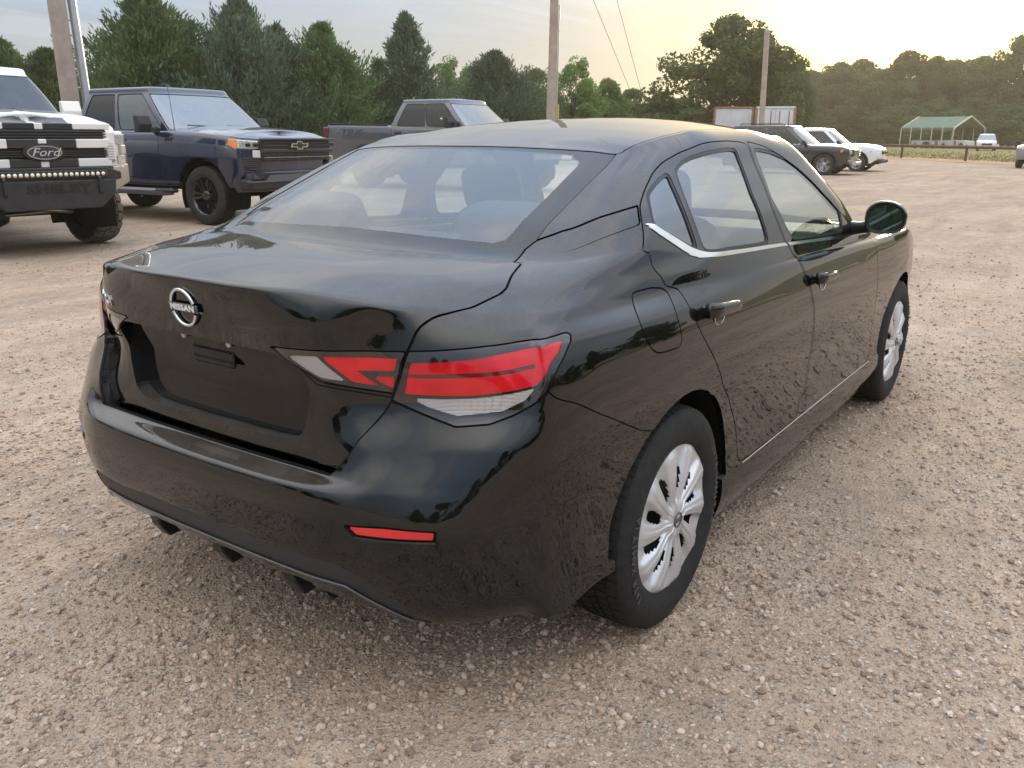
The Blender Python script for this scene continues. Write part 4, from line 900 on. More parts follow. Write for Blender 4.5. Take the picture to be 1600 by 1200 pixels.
    for y in (-.72, .72):
        b = MB(); b.prism([(0, .35), (1.9, .35), (1.85, .955), (.95, .985), (.15, 1.01), (-.05, .95)], y-.03, y+.03); b.build('door_card', dsh, root, bevel=.01)
    b = MB(); b.box((1.32, 0, 1.245), (.02, .22, .065), .01); b.tube([(1.36, 0, 1.28), (1.42, 0, 1.36)], .008, 8); b.build('inside_mirror', dsh, root)
    # headliner
    uu, vv = np.linspace(0, 25, 60), np.linspace(20.1, 23, 8); GG = np.array([[S.at([(u, v)])[0]-np.array([0, 0, .04]) for u in uu] for v in vv]).reshape(-1, 3)
    jj, ii = np.meshgrid(np.arange(7), np.arange(59), indexing='ij'); qq = (jj*60+ii).ravel(); FF = np.stack([qq, qq+1, qq+61, qq+60], 1)
    obj('headliner', tri_mesh('headliner', np.vstack([GG, GG*[1, -1, 1]]), np.vstack([FF, FF[:, ::-1]+len(GG)])), root, mat('headliner_grey', (.30, .30, .29), .9))
    # badges ----------------------------------------------------------------
    chb = mat('badge_chrome', (.78, .79, .80), .12, 1.0); 
    P = S.at([(0, 10.05)])[0]; n = S.normal([(0, 10.05)])[0]; n = Vector((n[0], 0, n[2])).normalized()
    o = Vector((P[0], 0, P[2]))+n*.004; ex = Vector((0, -1, 0)); ey = n.cross(ex); 
    if ey.z < 0: ey = -ey
    M = frame_mat(o, ex, ey)
    bd = empty('badge'); bd.parent = tl
    b = MB()
    for (a0, a1) in ((R_(17), R_(163)), (R_(197), R_(343))):
        pts = [(.045*math.cos(q), .045*math.sin(q), .003) for q in np.linspace(a0, a1, 30)]; b.tube(pts, .0046, 8, M=M)
    b.build('ring', chb, bd)
    b = MB(); b.box((0, 0, .003), (.114, .021, .006), .002, M=M); b.build('bar', mat('badge_dark', (.10, .10, .105), .25, .8), bd)
    text_obj('lettering', 'NISSAN', .0205, mat('badge_white', (.85, .85, .86), .2, .3), bd, M @ Matrix.Translation((0, 0, .0065)), .0012, sx=1.28, weight=.0006, spacing=1.06)
    # model lettering on the left of the lid
    le = empty('model_lettering'); le.parent = tl
    for k, chx in enumerate('SENTRA'):
        y = .535-k*.034; uu = np.interp(y, [0, .2, .4, .55], [0, 1, 2, 3]); P = S.at([(uu, 9.62)])[0]; nn = S.normal([(uu, 9.62)])[0]
        P2 = S.at([(uu-.05, 9.62)])[0]
        ex = Vector(P2-P); M = frame_mat(Vector(P)+Vector(nn)*.002, ex, Vector(nn).cross(ex) if Vector(nn).cross(ex).z > 0 else -Vector(nn).cross(ex))
        text_obj('letter', chx, .036, chb, le, M, .0015, sx=1.1, weight=.0008)
    # plate bolts and plate bracket
    for y in (-.089, .089):
        b = MB(); b.lathe([(0, 0), (.0085, .0), (.0085, .004), (.006, .006), (0, .006)], 20, axis='x', M=Matrix.Translation((-.843, y, .885)) @ Matrix.Diagonal((-1, 1, 1, 1)))
        b.build('plate_bolt', mat('bolt_plastic', (.55, .54, .52), .5), tl)
    b = MB(); b.box((-.824, 0, .842), (.012, .16, .05), .004); b.box((-.828, 0, .832), (.010, .15, .006), .002); b.box((-.830, 0, .856), (.010, .15, .006), .002); b.build('plate_bracket', black, tl)
    # antenna-less roof ditch trims and rear shelf brake lamp
    # bright metal bead put in for the glint along the sill
    pts = [S.at([(u, 2.38)])[0]+np.array([0, .002, 0]) for u in np.linspace(12.05, 16.25, 24)]
    for s in (-1, 1):
        b = MB(); b.tube([(q[0], s*q[1], q[2]) for q in pts], .0028, 6); b.build('sill_glint_bead', mat('sill_glint_grey', (.55, .5, .45), .2, .9), root)
    return S
SEDAN = build_sedan()

# ================================================================ other vehicles (local frame: x forward from the front axle, y left)
def uv_xz(S, x, z):
    G = S.G; ok = (S.N[:, :, 1] > .35) & (S.vs <= 7.2)[:, None]
    d = (G[:, :, 0]-x)**2+(G[:, :, 2]-z)**2; d = np.where(ok, d, 1e9); j, i = np.unravel_index(d.argmin(), d.shape)
    u, v = float(S.us[i]), float(S.vs[j]); best = (u, v); be = 1e9
    for _ in range(8):
        P = S.at([(u, v)])[0]; er = math.hypot(x-P[0], z-P[2])
        if er < be: be = er; best = (u, v)
        e = .04; Pu = (S.at([(u+e, v)])[0]-P)/e; Pv = (S.at([(u, v+e)])[0]-P)/e
        A = np.array([[Pu[0], Pv[0]], [Pu[2], Pv[2]]]); r = np.array([x-P[0], z-P[2]])
        if abs(np.linalg.det(A)) < 1e-7: break
        st = np.clip(np.linalg.solve(A, r), -.25, .25)*.8; u = float(np.clip(u+st[0], 0, S.nuk-1)); v = float(np.clip(v+st[1], 0, 7.5))
    u, v = best
    return (u, v)
def top_z(S, x, y):
    j0 = int(np.argmin(np.abs(S.vs-7.6))); G = S.G[j0:].reshape(-1, 3); k = np.argsort((G[:, 0]-x)**2+(G[:, 1]-abs(y))**2)[:6]; return float(G[k, 2].mean())
def lower_surface(sp, nu=200, nv=90):
    W, zb = sp['W'], sp['zb']; xr, xf = sp['xr'], sp['xf']
    xs = [xr+.14, xr+.40]+list(sp['xs'])+[xf-.55, xf-.36]
    zt = lambda x: np.interp(x, *sp['top'])
    hw = lambda x: W*np.interp(x, [xr, xr+.15, xr+.6, xf-.9, xf-.5, xf-.3], [.97, .985, 1, 1, .985, .955])
    plan = []                                                              # (x, y) at full width, rear centre -> front centre
    plan += [(xr, 0), (xr+.005, .35*W), (xr+.02, .75*W), (xr+.05, .92*W)]
    plan += [(x, hw(x)) for x in xs]
    cf = sp.get('corner', .16)
    plan += [(xf-cf*1.0, .90*W), (xf-cf*.55, .78*W), (xf-cf*.2, .52*W), (xf-.02, .25*W), (xf, 0)]
    prof = [(0, -.14), (0, -.05), (.10, -.022), (.38, -.012), (.58, 0), (.76, -.002), (.92, -.018), (1.0, -.05)]   # height fraction, inset
    rings = []
    for k, (h, ins) in enumerate(prof):
        P = []
        for i, (x, y) in enumerate(plan):
            z0 = zb+(sp.get('zbend', .12) if (i < 4 or i >= len(plan)-5) else 0); z1 = zt(x); z = z0+(z1-z0)*h
            n = (0, 1) if 4 <= i < len(plan)-5 else ((-1, 0) if i < 3 else ((-.7, .7) if i == 3 else ((.7, .7) if i == len(plan)-5 else (1, 0))))
            yy = y+ins*n[1]*.9; xx = x+ins*n[0]*.8
            if i >= len(plan)-5 and h < .3: xx -= sp.get('chin', .04)
            P.append((xx, max(yy, 0), z))
        rings.append(P)
    last = rings[-1]
    def inner(fy, dz, bedz, off):
        P = []
        for i, (x, y, z) in enumerate(last):
            bed = sp.get('bed') and x < sp['bed']
            if bed:
                xx = max(x, xr+.03+off) ; P.append((xx if i > 3 else xr+.05+off, (y-off) if fy > .5 else y*fy, bedz(z)))
            else:
                c0, c1 = sp['cx']; xx = x+(np.clip(x, c0, c1)-x)*(1-fy) if (i < 4 or i > len(last)-6) else x
                P.append((xx, y*fy, z+dz*np.interp(x, [xf-.4, xf-.1, xf], [1, .75, .55])))
        return P
    cr = sp.get('crown', .05)
    rings += [inner(.955, .012, lambda z: z+.006, .05), inner(.80, cr*.6, lambda z: z-.02, .075), inner(.40, cr, lambda z: .85, .08), inner(0., cr*1.1, lambda z: .85, .08)]
    return Surf(np.array(rings), nu, nv)
def house_surface(sp, nu=150, nv=50):
    """greenhouse: belt ring up to the roof"""
    b, r = sp['base'], sp['roof']            # base: x0, x1, y, z0(rear), z1(front) ; roof: x0, x1, y, z
    (bx0, bx1, by, bz0, bz1), (rx0, rx1, ry, rz) = b, r
    ts = [0, .12, .32, .5, .68, .86, 1.0]
    B = [(bx0, 0), (bx0, .45*by), (bx0+.01, .86*by), (bx0+.06, by)]; Rf = [(rx0, 0), (rx0, .45*ry), (rx0+.01, .86*ry), (rx0+.07, ry)]
    bs0, bs1, rs0, rs1 = bx0+.06, bx1-.30, rx0+.07, rx1-.10
    for t in ts[1:-1]: B.append((bs0+(bs1-bs0)*t, by)); Rf.append((rs0+(rs1-rs0)*t, ry))
    B += [(bs1, by), (bs1+.17, by*.86), (bx1-.04, by*.5), (bx1, 0)]; Rf += [(rs1, ry*.99), (rs1+.07, ry*.84), (rx1-.01, ry*.5), (rx1, 0)]
    n = len(B); bz = lambda x: bz0+(bz1-bz0)*(x-bx0)/(bx1-bx0); rings = []
    for f, bul in ((0, 0), (.33, .018), (.68, .018), (.93, .004)):
        P = []
        for i in range(n):
            x = B[i][0]+(Rf[i][0]-B[i][0])*f; y = B[i][1]+(Rf[i][1]-B[i][1])*f; z = bz(B[i][0])+(rz-.05-bz(B[i][0]))*f
            if 3 <= i <= n-4: y += bul
            P.append((x, y, z))
        rings.append(P)
    cxr = .5*(rx0+rx1)
    for f, zz in ((1., -.022), (.90, -.004), (.6, .012), (.25, .02), (0, .022)):
        P = []
        for i in range(n):
            x, y = Rf[i]; 
            drop = sp.get('roofdrop', 0.)*max(0, (rx0+.6-x)/.6)
            P.append((cxr+(x-cxr)*(1 if f > .95 else (.93 if f > .8 else .75 if f > .5 else .4)), y*f, rz+zz-drop))
        rings.append(P)
    return Surf(np.array(rings), nu, nv)
def truck_wheel(parent, loc, side, R, rim, w, style, m_rim, chunky=False, steer=0., nb=44):
    wh = empty('wheel', loc); wh.parent = parent; wh.rotation_euler = (0, 0, (0 if side > 0 else math.pi)+steer)
    trd = MB() if chunky else None
    ty = make_tyre_mesh(R, rim, w, nb if chunky else 50, .022 if chunky else .010, chunky, tread=trd).build('tyre', mat('tyre_rubber_truck', (.035, .033, .031), .85, spec=.25, var=.3, vscale=14), wh)
    if chunky: trd.build('tread_blocks', mat('tread_dusty', (.15, .13, .11), .9, spec=.1, var=.3, vscale=9), ty)['kind'] = 'stuff'
    b = MB(); b.lathe([(rim-.005, -w*.42), (rim-.02, 0), (rim-.012, w*.40), (rim+.008, w*.46)], 40); b.lathe([(0, -.01), (rim*.9, -.03), (rim-.02, -.02)], 40); r = b.build('rim', m_rim, wh)
    b = MB(); y = w*.40
    for k in range(style):
        for sg in ((-1, 1) if style <= 6 else (0,)):
            a = 2*math.pi*k/style+sg*.16; a2 = 2*math.pi*k/style+sg*.20
            p0 = Vector((.05*math.cos(a), y-.035, .05*math.sin(a))); p1 = Vector(((rim-.015)*math.cos(a2), y-.006, (rim-.015)*math.sin(a2)))
            t = (p1-p0).normalized(); q = Vector((0, 1, 0)); e = t.cross(q).normalized(); hw0, hw1 = .020, .026; V = []
            for P, hw in ((p0, hw0), (p1, hw1)):
                for du, dv in ((-1, -1), (1, -1), (.6, 1), (-.6, 1)): V.append(P+e*hw*du+q*.016*dv)
            b.add(V, [(0, 1, 2, 3), (4, 7, 6, 5), (0, 4, 5, 1), (1, 5, 6, 2), (2, 6, 7, 3), (3, 7, 4, 0)])
    b.lathe([(.075, y-.04), (.07, y-.015), (.05, y-.005), (0, y-.003)], 24); b.build('spokes', m_rim, wh)
    b = MB()
    for k in range(6): a = 2*math.pi*k/6+.3; b.tube([(.052*math.cos(a), y-.02, .052*math.sin(a)), (.052*math.cos(a), y+.004, .052*math.sin(a))], .009, 6)
    b.build('lug_nuts', mat('lug', (.4, .4, .42), .3, .9), wh)['kind'] = 'stuff'
    return wh
def vehicle(name, sp, label, cat, loc, heading, paint, group=None, glass=None, detail=True):
    root = empty(name, loc, R_(heading), label, cat, group)
    blk = mat('trim_plastic', (.018, .018, .019), .6, var=.2, vscale=30); seal = mat('seal_black', (.004, .004, .004), .7)
    gl = glass or glass_mat('glass_truck', (.18, .21, .21), .01, 1.6); gw = sp.get('wsglass') or glass_mat('glass_truck_ws', (.55, .62, .62), .01, 2.7, film=.14, filmcol=(.55, .6, .6))
    L = lower_surface(sp, *sp.get('res', (220, 100))); C = Cutter(L); wb = sp['wb']; zt = lambda x: np.interp(x, *sp['top'])
    q = lambda *pts: [uv_xz(L, x, z) for x, z in pts]
    def arch(cx, r):
        zc = sp['R']+sp.get('aup', 0.); pts = []
        for a in np.linspace(-.35, math.pi+.35, 20):
            pts.append((cx+r*math.cos(a)*sp.get('asq', 1.0), max(zc+r*math.sin(a), sp['zb']+.02)))
        P = q(*pts); return [(P[0][0], -1)]+P+[(P[-1][0], -1)]
    for k, (x0, x1) in enumerate(sp['doors']):
        s0 = sp.get('doorlean', .05); zl = sp['zb']+.10
        C.region('door%d' % k, rnd(q((x0, zt(x0)-.012), (x1, zt(x1)-.012), (x1+s0*.3, .9*sp['zb']+.6), (x1-.02, zl), (x0+.05, zl), (x0+.02, .9*sp['zb']+.5)), .12, 2), .005)
    if sp.get('bed'): C.line(q((sp['bed'], zt(sp['bed']-.1)-.01), (sp['bed'], sp['zb']+.03)), .004)
    if sp.get('hoodcut'):
        C.line([(L.nuk-7.5, 8.02), (L.nuk-6, 7.6), (L.nuk-5, 7.0), (L.nuk-3, 6.95), (L.nuk-1, 6.95)], .006)
    C.region('flare_r', arch(-wb, sp['ar']+sp['fl']), 0); C.region('flare_f', arch(0, sp['ar']+sp['fl']), 0)
    C.region('void', arch(-wb, sp['ar']), 0); C.region('void', arch(0, sp['ar']), 0)
    if sp.get('cladding'): C.region('clad', [(-1, -.5), (L.nuk, -.5), (L.nuk, sp['cladding']), (-1, sp['cladding'])], 0, only=['shell']+['door%d' % k for k in range(len(sp['doors']))])
    body = emit(C, 'body', ['shell'], paint, root, 'B', None, .04)
    emit(C, 'seam', ['seam'], seal, root, 'B', inset(.012), 0)
    if sp.get('cladding'): emit(C, 'cladding', ['clad'], blk, root, 'B', inset(-.006), .02)
    flm = sp.get('flmat') or paint
    for sd in ('R', 'L'):
        for n in ('flare_r', 'flare_f'): emit(C, 'wheel_arch', [n], flm, root, sd, inset(-.022 if sp.get('flare_out', 1) else 0), .05)
    drs = {}
    for k in range(len(sp['doors'])):
        for sd in ('R', 'L'): drs[(k, sd)] = emit(C, 'door', ['door%d' % k], paint, root, sd)[0]
    # greenhouse
    Hs = house_surface(sp, *sp.get('hres', (160, 60))); H = Cutter(Hs); n = Hs.nuk
    H.region('ws', [(n-4+.25, .12), (n+1, .10), (n+1, 2.9), (n-4+.12, 2.85)], .006)
    H.region('rw', [(-1, .25), (1.75, .25), (1.7, 2.6), (-1, 2.6)], .006)
    for k, (u0, u1, l0, l1) in enumerate(sp['win']):
        H.region('sw%d' % k, rnd([(u0, .10), (u1, .10), (u1+l1, 2.9), (u0+l0, 2.9)], .10, 2), .006)
    cab = emit(H, 'cab' if sp.get('bed') else 'roof', ['shell'], sp.get('cabmat') or paint, root, 'B', None, .02)
    emit(H, 'window_seal', ['seam'], seal, cab, 'B', inset(.006), 0)
    emit(H, 'windshield', ['ws'], gw, cab, 'B', inset(.006), 0); emit(H, 'rear_window', ['rw'], gl, cab, 'B', inset(.006), 0)
    for k in range(len(sp['win'])):
        for sd in ('R', 'L'): emit(H, 'side_window', ['sw%d' % k], (sp.get('winmats') or {}).get(k, gl), cab, sd, inset(.008), 0)
    # dark cabin inside
    b0 = sp['base']; b = MB(); b.box((.5*(b0[0]+b0[1])-.1, 0, b0[3]-.12), ((b0[1]-b0[0])*.8, b0[2]*1.7, .1), .02)
    inn = mat('cabin_dark', (.03, .03, .032), .8)
    b.build('cabin_floor', inn, root)
    for s in (-1, 1):
        b = MB(); b.box((b0[1]-1.35, s*.4, b0[3]+.12), (.16, .5, .5), .05); b.box((b0[1]-1.42, s*.4, b0[3]+.45), (.10, .26, .16), .03); b.build('front_seat', inn, root)
    b = MB(); b.box((b0[1]-.42, 0, b0[4]-.03), (.35, b0[2]*1.6, .14), .04); b.build('dashboard', inn, root)
    # wells and underbody
    for cx in (0, -wb):
        for s in (-1, 1):
            b = MB(); b.lathe([(sp['ar'], 0), (sp['ar']+.01, -.12), (sp['ar']+.01, -.40), (0, -.41)], 32, M=Matrix.Translation((cx, s*(sp['W']-.06), sp['R'])) @ Matrix.Diagonal((1, s, 1, 1)), a0=-.4, a1=math.pi+.4); b.build('wheel_well', seal, root)
    b = MB(); b.box((.5*(sp['xr']+sp['xf']), 0, sp['zb']+.06), (sp['xf']-sp['xr']-.5, sp['W']*1.5, .12), .03); b.box((-.5*wb, 0, sp['zb']-.06), (wb*.9, .5, .12), .03)
    b.tube([(0, -.75, sp['R']), (0, .75, sp['R'])], .055, 8); b.tube([(-wb, -.75, sp['R']), (-wb, .75, sp['R'])], .055, 8); b.build('chassis', seal, root)
    for cx in (0, -wb):
        for s in (-1, 1): truck_wheel(root, (cx, s*(sp['W']-.035-sp['tw']/2+sp.get('poke', 0)), sp['R']), s, sp['R'], sp['rim'], sp['tw'], sp.get('spk', 6), sp['rimmat'], sp.get('chunky', False), R_(sp.get('steer', 0)) if cx == 0 else 0)
    # handles and mirrors
    if detail:
        for k, (x0, x1) in enumerate(sp['doors']):
            for sd, s in (('R', -1), ('L', 1)):
                b = MB(); b.box((x0+.20, s*(sp['W']+.012), zt(x0)-.13), (.20, .025, .032), .008); b.box((x0+.20, s*(sp['W']-.0), zt(x0)-.13), (.14, .03, .06), .008); b.build('door_handle', sp.get('hmat') or paint, drs[(k, sd)])
        for s in (-1, 1):
            mx, mz, ml, mh = sp['mir']; b = MB(); y0 = sp['W']-.06
            b.prism([(mx, mz-mh/2), (mx+.10, mz-mh/2+.02), (mx+.13, mz), (mx+.08, mz+mh/2), (mx, mz+mh/2)], s*(y0+.09), s*(y0+.09+ml)); 
            b.prism([(mx+.03, mz-mh*.45), (mx+.13, mz-mh*.5), (mx+.12, mz-mh*.18), (mx+.04, mz-mh*.12)], s*(y0-.06), s*(y0+.12))
            mo = b.build('mirror', sp.get('mirmat') or blk, root, bevel=.012)
            b = MB(); b.box((mx-.003, s*(y0+.09+ml/2), mz), (.004, ml*.86, mh*.82), .001); b.build('mirror_glass', mat('mirror_glass', (.42, .60, .62), .02, 1.0), mo)
    return root, L, Hs, body

def lamp_block(parent, name, pts, z0, z1, depth, m, bev=.01):
    """wrap-around lamp: plan polyline pts extruded inward by depth, between z0 and z1"""
    P = [Vector((x, y)) for x, y in pts]; n = len(P); V = []; F = []
    cen = Vector((P[0].x-1.2, 0))
    for i, p in enumerate(P):
        d = (p-cen).normalized(); ins = p-d*depth
        za, zb = (z0[i], z1[i]) if hasattr(z0, '__len__') else (z0, z1)
        V += [(p.x, p.y, za), (p.x, p.y, zb), (ins.x, ins.y, zb), (ins.x, ins.y, za)]
    for i in range(n-1):
        for k in range(4): F.append((i*4+k, i*4+(k+1) % 4, (i+1)*4+(k+1) % 4, (i+1)*4+k))
    F += [(0, 1, 2, 3), tuple((n-1)*4+k for k in range(4))]
    b = MB(); b.add(V, F); return b.build(name, m, parent, bevel=bev)
def mir(pts, s): return [(x, s*y) for x, y in pts]

LAMPCLR = mat('headlamp_clear', (.62, .62, .62), .12, .5, coat=1., var=.35, vscale=30)
AMBER = mat('amber_lens', (.75, .22, .04), .15, coat=1.); BLK = mat('trim_plastic', (.018, .018, .019), .6); CHR = mat('chrome_truck', (.62, .62, .62), .18, 1.0); GBLK = mat('gloss_black', (.008, .008, .009), .15, coat=.5)
GREYD = mat('grille_grey', (.10, .10, .10), .35, .3)

def build_blue_truck():
    paint = mat('paint_navy', (.006, .012, .042), .25, .1, .5, 1., .02, dust=.10)
    sp = dict(W=1.02, zb=.56, xr=-4.78, xf=.93, wb=3.745, xs=[-4.2, -3.745, -3.35, -2.98, -2.85, -2.4, -1.9, -1.4, -.95, -.6, -.2, .12], corner=.20, chin=.10, zbend=-.06,
      top=([-4.78, -2.97, -2.94, -2.2, -1.0, -.75, 0, .5, .93], [1.42, 1.42, 1.34, 1.335, 1.325, 1.335, 1.31, 1.27, 1.22]), bed=-2.96, cx=(-4.3, .59), crown=.085,
      base=(-2.93, -.40, .955, 1.335, 1.34), roof=(-2.74, -1.22, .76, 1.985), doors=[(-2.82, -1.92), (-1.90, -.86)], win=[(3.5, 5.75, .12, .05), (6.02, 8.72, .02, -.30)],
      ar=.50, fl=.05, aup=.045, R=.425, tw=.28, rim=.265, rimmat=GBLK, spk=6, mir=(-1.02, 1.43, .22, .24), flare_out=0, asq=1.04, hoodcut=True, steer=0,
      winmats={0: glass_mat('privacy_glass', (.05, .05, .06), .01, 1.55), 1: glass_mat('glass_truck_front', (.55, .64, .62), .01, 1.9, film=.12, filmcol=(.45, .55, .55))})
    root, L, H, body = vehicle('pickup_truck', sp, 'dark blue crew cab pickup with black wheels and black grille, behind the white striped pickup', 'pickup', (7.31, 10.04, 0), -85.1, paint)
    root.scale = (1.06, 1.06, 1.06)
    g = empty('grille'); g.parent = root
    b = MB(); b.box((.90, 0, 1.075), (.12, 1.42, .31), .03); b.build('backing', BLK, g)
    bar = mat('grille_bar', (.05, .05, .052), .3, .4)
    for z, h, w in ((1.225, .035, 1.50), (1.065, .05, 1.46)): b = MB(); b.box((.965, 0, z), (.05, w, h), .012); b.build('bar', bar, g)
    for z in (1.18, 1.135): b = MB(); b.box((.962, 0, z), (.03, 1.40, .018), .005); b.build('slat', bar, g)
    for z in (1.015, .975, .94): b = MB(); b.box((.962, 0, z), (.03, 1.36, .014), .004); b.build('slat', CHR if z == .975 else bar, g)
    for k in range(7): b = MB(); b.box((.960, -.6+.2*k, .975), (.025, .02, .12), .004); b.build('upright', bar, g)
    # bow-tie emblem
    b = MB(); b.prism([(-.19, -.03), (-.06, -.03), (-.05, -.06), (.06, -.06), (.07, -.03), (.16, -.03), (.19, .03), (.06, .03), (.05, .06), (-.05, .06), (-.06, .03), (-.16, .03)], .985, 1.005, 'x', M=Matrix.Translation((0, 0, 1.14))); b.build('emblem', CHR, root)
    b = MB(); b.prism([(-.15, -.016), (-.045, -.016), (-.036, -.045), (.036, -.045), (.045, -.016), (.13, -.016), (.15, .016), (.045, .016), (.036, .045), (-.036, .045), (-.045, .016), (-.13, .016)], .995, 1.009, 'x', M=Matrix.Translation((0, 0, 1.14))); b.build('emblem_face', GBLK, root)
    for s in (-1, 1):
        hl = lamp_block(root, 'headlight', mir([(.62, .985), (.74, .93), (.85, .80), (.915, .66)], s), [1.13, 1.10, 1.09, 1.10], [1.225, 1.22, 1.205, 1.195], .10, LAMPCLR)
        lamp_block(hl, 'amber_marker', mir([(.60, .995), (.68, .972), (.725, .947)], s), [1.14, 1.10, 1.09], [1.235, 1.232, 1.225], .06, AMBER)
        for k, yy in enumerate((.86, .76)):
            b = MB(); b.box((.845+.05*k, s*yy, 1.15), (.05, .07, .055), .012, M=None); b.build('projector', mat('lamp_dark', (.05, .05, .055), .1, .6), hl)
        lamp_block(root, 'running_light', mir([(.865, .80), (.90, .74), (.93, .69)], s), .97, 1.075, .08, mat('drl_white', (.75, .75, .74), .2, .2, coat=1.))
        v = lamp_block(root, 'side_vent', mir([(.80, .93), (.87, .82), (.92, .70)], s), .83, .98, .06, BLK)
        for k in range(5): lamp_block(v, 'vent_slat', mir([(.805, .935), (.877, .825), (.927, .70)], s), .85+.027*k, .858+.027*k, .02, mat('slat_grey', (.06, .06, .06), .4), .0)
        b = MB(); b.tube([(-2.9, s*1.02, .47), (-2.8, s*1.06, .46), (-.75, s*1.06, .46), (-.65, s*1.0, .47)], .055, 10); sb = b.build('side_step', mat('step_grey', (.16, .16, .17), .35, .7), root)
        b = MB(); b.box((-.72, s*1.05, .485), (.42, .13, .06), .025); b.box((-2.7, s*1.05, .485), (.42, .13, .06), .025); b.build('step_pad', BLK, sb)
    b = MB(); b.prism([(-.93, .80), (-.80, .70), (-.70, .78), (.70, .78), (.80, .70), (.93, .80), (.93, .68), (-.93, .68)], .80, .985, 'x'); b.build('front_bumper', paint, root, bevel=.015)
    b = MB(); b.box((.83, 0, .60), (.26, 1.9, .16), .03); b.build('air_dam', BLK, root)
    b = MB(); b.prism([(-.98, .66), (-.70, .66), (-.62, .735), (.62, .735), (.70, .66), (.98, .66), (.98, .635), (-.98, .635)], .90, .995, 'x'); b.build('bumper_trim', mat('trim_grey', (.09, .09, .10), .5), root)
    # hood bulge scoops
    for s in (-1, 1):
        b = MB(); b.prism([(-.55, 1.405), (.45, 1.345), (.35, 1.30), (-.55, 1.34)], s*.20, s*.46); b.build('hood_bulge', paint, root, bevel=.03)
    b = MB(); b.tube([(-.62, -.88, 1.36), (-.66, -.885, 1.80), (-.70, -.89, 2.15)], [.006, .004, .003], 6); b.build('antenna', BLK, root)
    b = MB(); b.prism([(-2.0, 2.0), (-1.72, 2.0), (-1.80, 2.07), (-1.93, 2.06)], -.03, .03); b.build('roof_antenna', BLK, root, bevel=.01)
    for k in range(2):
        y = .62-.75*k; b = MB(); b.tube([(-.42, y, 1.375), (-.47, y-.30, 1.41), (-.49, y-.62, 1.42)], .008, 6); b.build('wiper', BLK, root)
    M = frame_mat((-.62, -1.018, 1.215), (1, 0, 0), (0, 0, 1)); text_obj('fender_lettering', 'RST', .075, BLK, root, M, .004, sx=1.35, shear=.3)
    b = MB(); b.tube([(-4.55, -1.0, 1.44), (-3.0, -1.0, 1.44)], .02, 6); b.build('bed_rail_cap', BLK, root)
    for s in (-1, 1): b = MB(); b.box((-4.76, s*.95, 1.15), (.12, .12, .38), .03); b.build('tail_lamp', mat('tail_red', (.3, .01, .01), .15, coat=1.), root)
build_blue_truck()

def build_grey_truck():
    paint = mat('paint_granite', (.085, .088, .105), .30, .5, .5, .9, .03, dust=.06)
    sp = dict(W=1.02, zb=.62, xr=-5.0, xf=.95, wb=3.69, xs=[-4.5, -4.15, -3.69, -3.3, -3.02, -2.85, -2.4, -1.9, -1.4, -.95, -.6, -.2, .12], corner=.20,
      top=([-5.0, -3.02, -2.99, -2.2, -1.0, -.75, 0, .5, .95], [1.50, 1.47, 1.44, 1.42, 1.40, 1.40, 1.39, 1.35, 1.28]), bed=-3.0, cx=(-4.5, .61), crown=.09,
      base=(-2.96, -.52, .965, 1.44, 1.41), roof=(-2.74, -1.30, .75, 2.06), doors=[(-2.88, -1.95), (-1.93, -.85)], win=[(3.55, 5.9, .25, .05), (6.0, 8.75, .0, -.45)],
      ar=.50, fl=.10, R=.445, tw=.32, rim=.235, rimmat=GBLK, spk=6, mir=(-1.12, 1.53, .26, .24), flmat=mat('flare_black', (.02, .02, .023), .55), hmat=BLK, poke=.05)
    root, L, H, body = vehicle('pickup_truck', sp, 'grey crew cab pickup with dark windows, seen over the roof of the black sedan', 'pickup', (16.35, 11.09, 0), -86.0, paint, glass=glass_mat('privacy_glass', (.05, .05, .06), .01, 1.55))
    root.scale = (1.09, 1.09, 1.09)
    for s in (-1, 1):
        tl = MB(); tl.prism([(-5.035, 1.42), (-4.99, 1.44), (-4.86, 1.42), (-4.90, 1.02), (-5.0, .98), (-5.03, 1.05)], s*.90, s*1.025); t = tl.build('tail_lamp', mat('tail_red_dark', (.10, .006, .008), .12, coat=1.), root, bevel=.015)
        b = MB(); b.box((-4.99, s*.99, 1.06), (.10, .09, .07), .01); b.build('red_lens', mat('lamp_red', (.62, .012, .014), .1), t)
        b = MB(); b.prism([(-4.9, 1.50), (-3.02, 1.475), (-3.02, 1.50), (-4.9, 1.525)], s*.91, s*1.0); b.build('bed_rail_cap', BLK, root, bevel=.008)
        b = MB(); b.box((-1.20, s*1.30, 1.60), (.06, .05, .05), .015); b.build('mirror_cap', CHR, root)
    b = MB(); b.box((-5.02, 0, 1.22), (.05, 1.72, .50), .02); b.build('tailgate', paint, root)
    b = MB(); b.box((-5.12, 0, .74), (.26, 1.9, .20), .04); b.build('rear_bumper', BLK, root)
    b = MB(); b.box((.90, 0, 1.10), (.16, 1.6, .42), .04); b.build('grille', BLK, root)
    M = frame_mat((-4.15, -1.028, 1.30), (1, 0, 0), (0, 0, 1)); text_obj('bed_decal', 'TRX', .24, mat('decal_grey', (.070, .072, .086), .45), root, M, .002, sx=1.5, shear=.25)
    b = MB(); b.tube([(-2.2, 0, 2.06), (-2.3, 0, 2.14)], .02, 6); b.build('roof_antenna', BLK, root)
build_grey_truck()

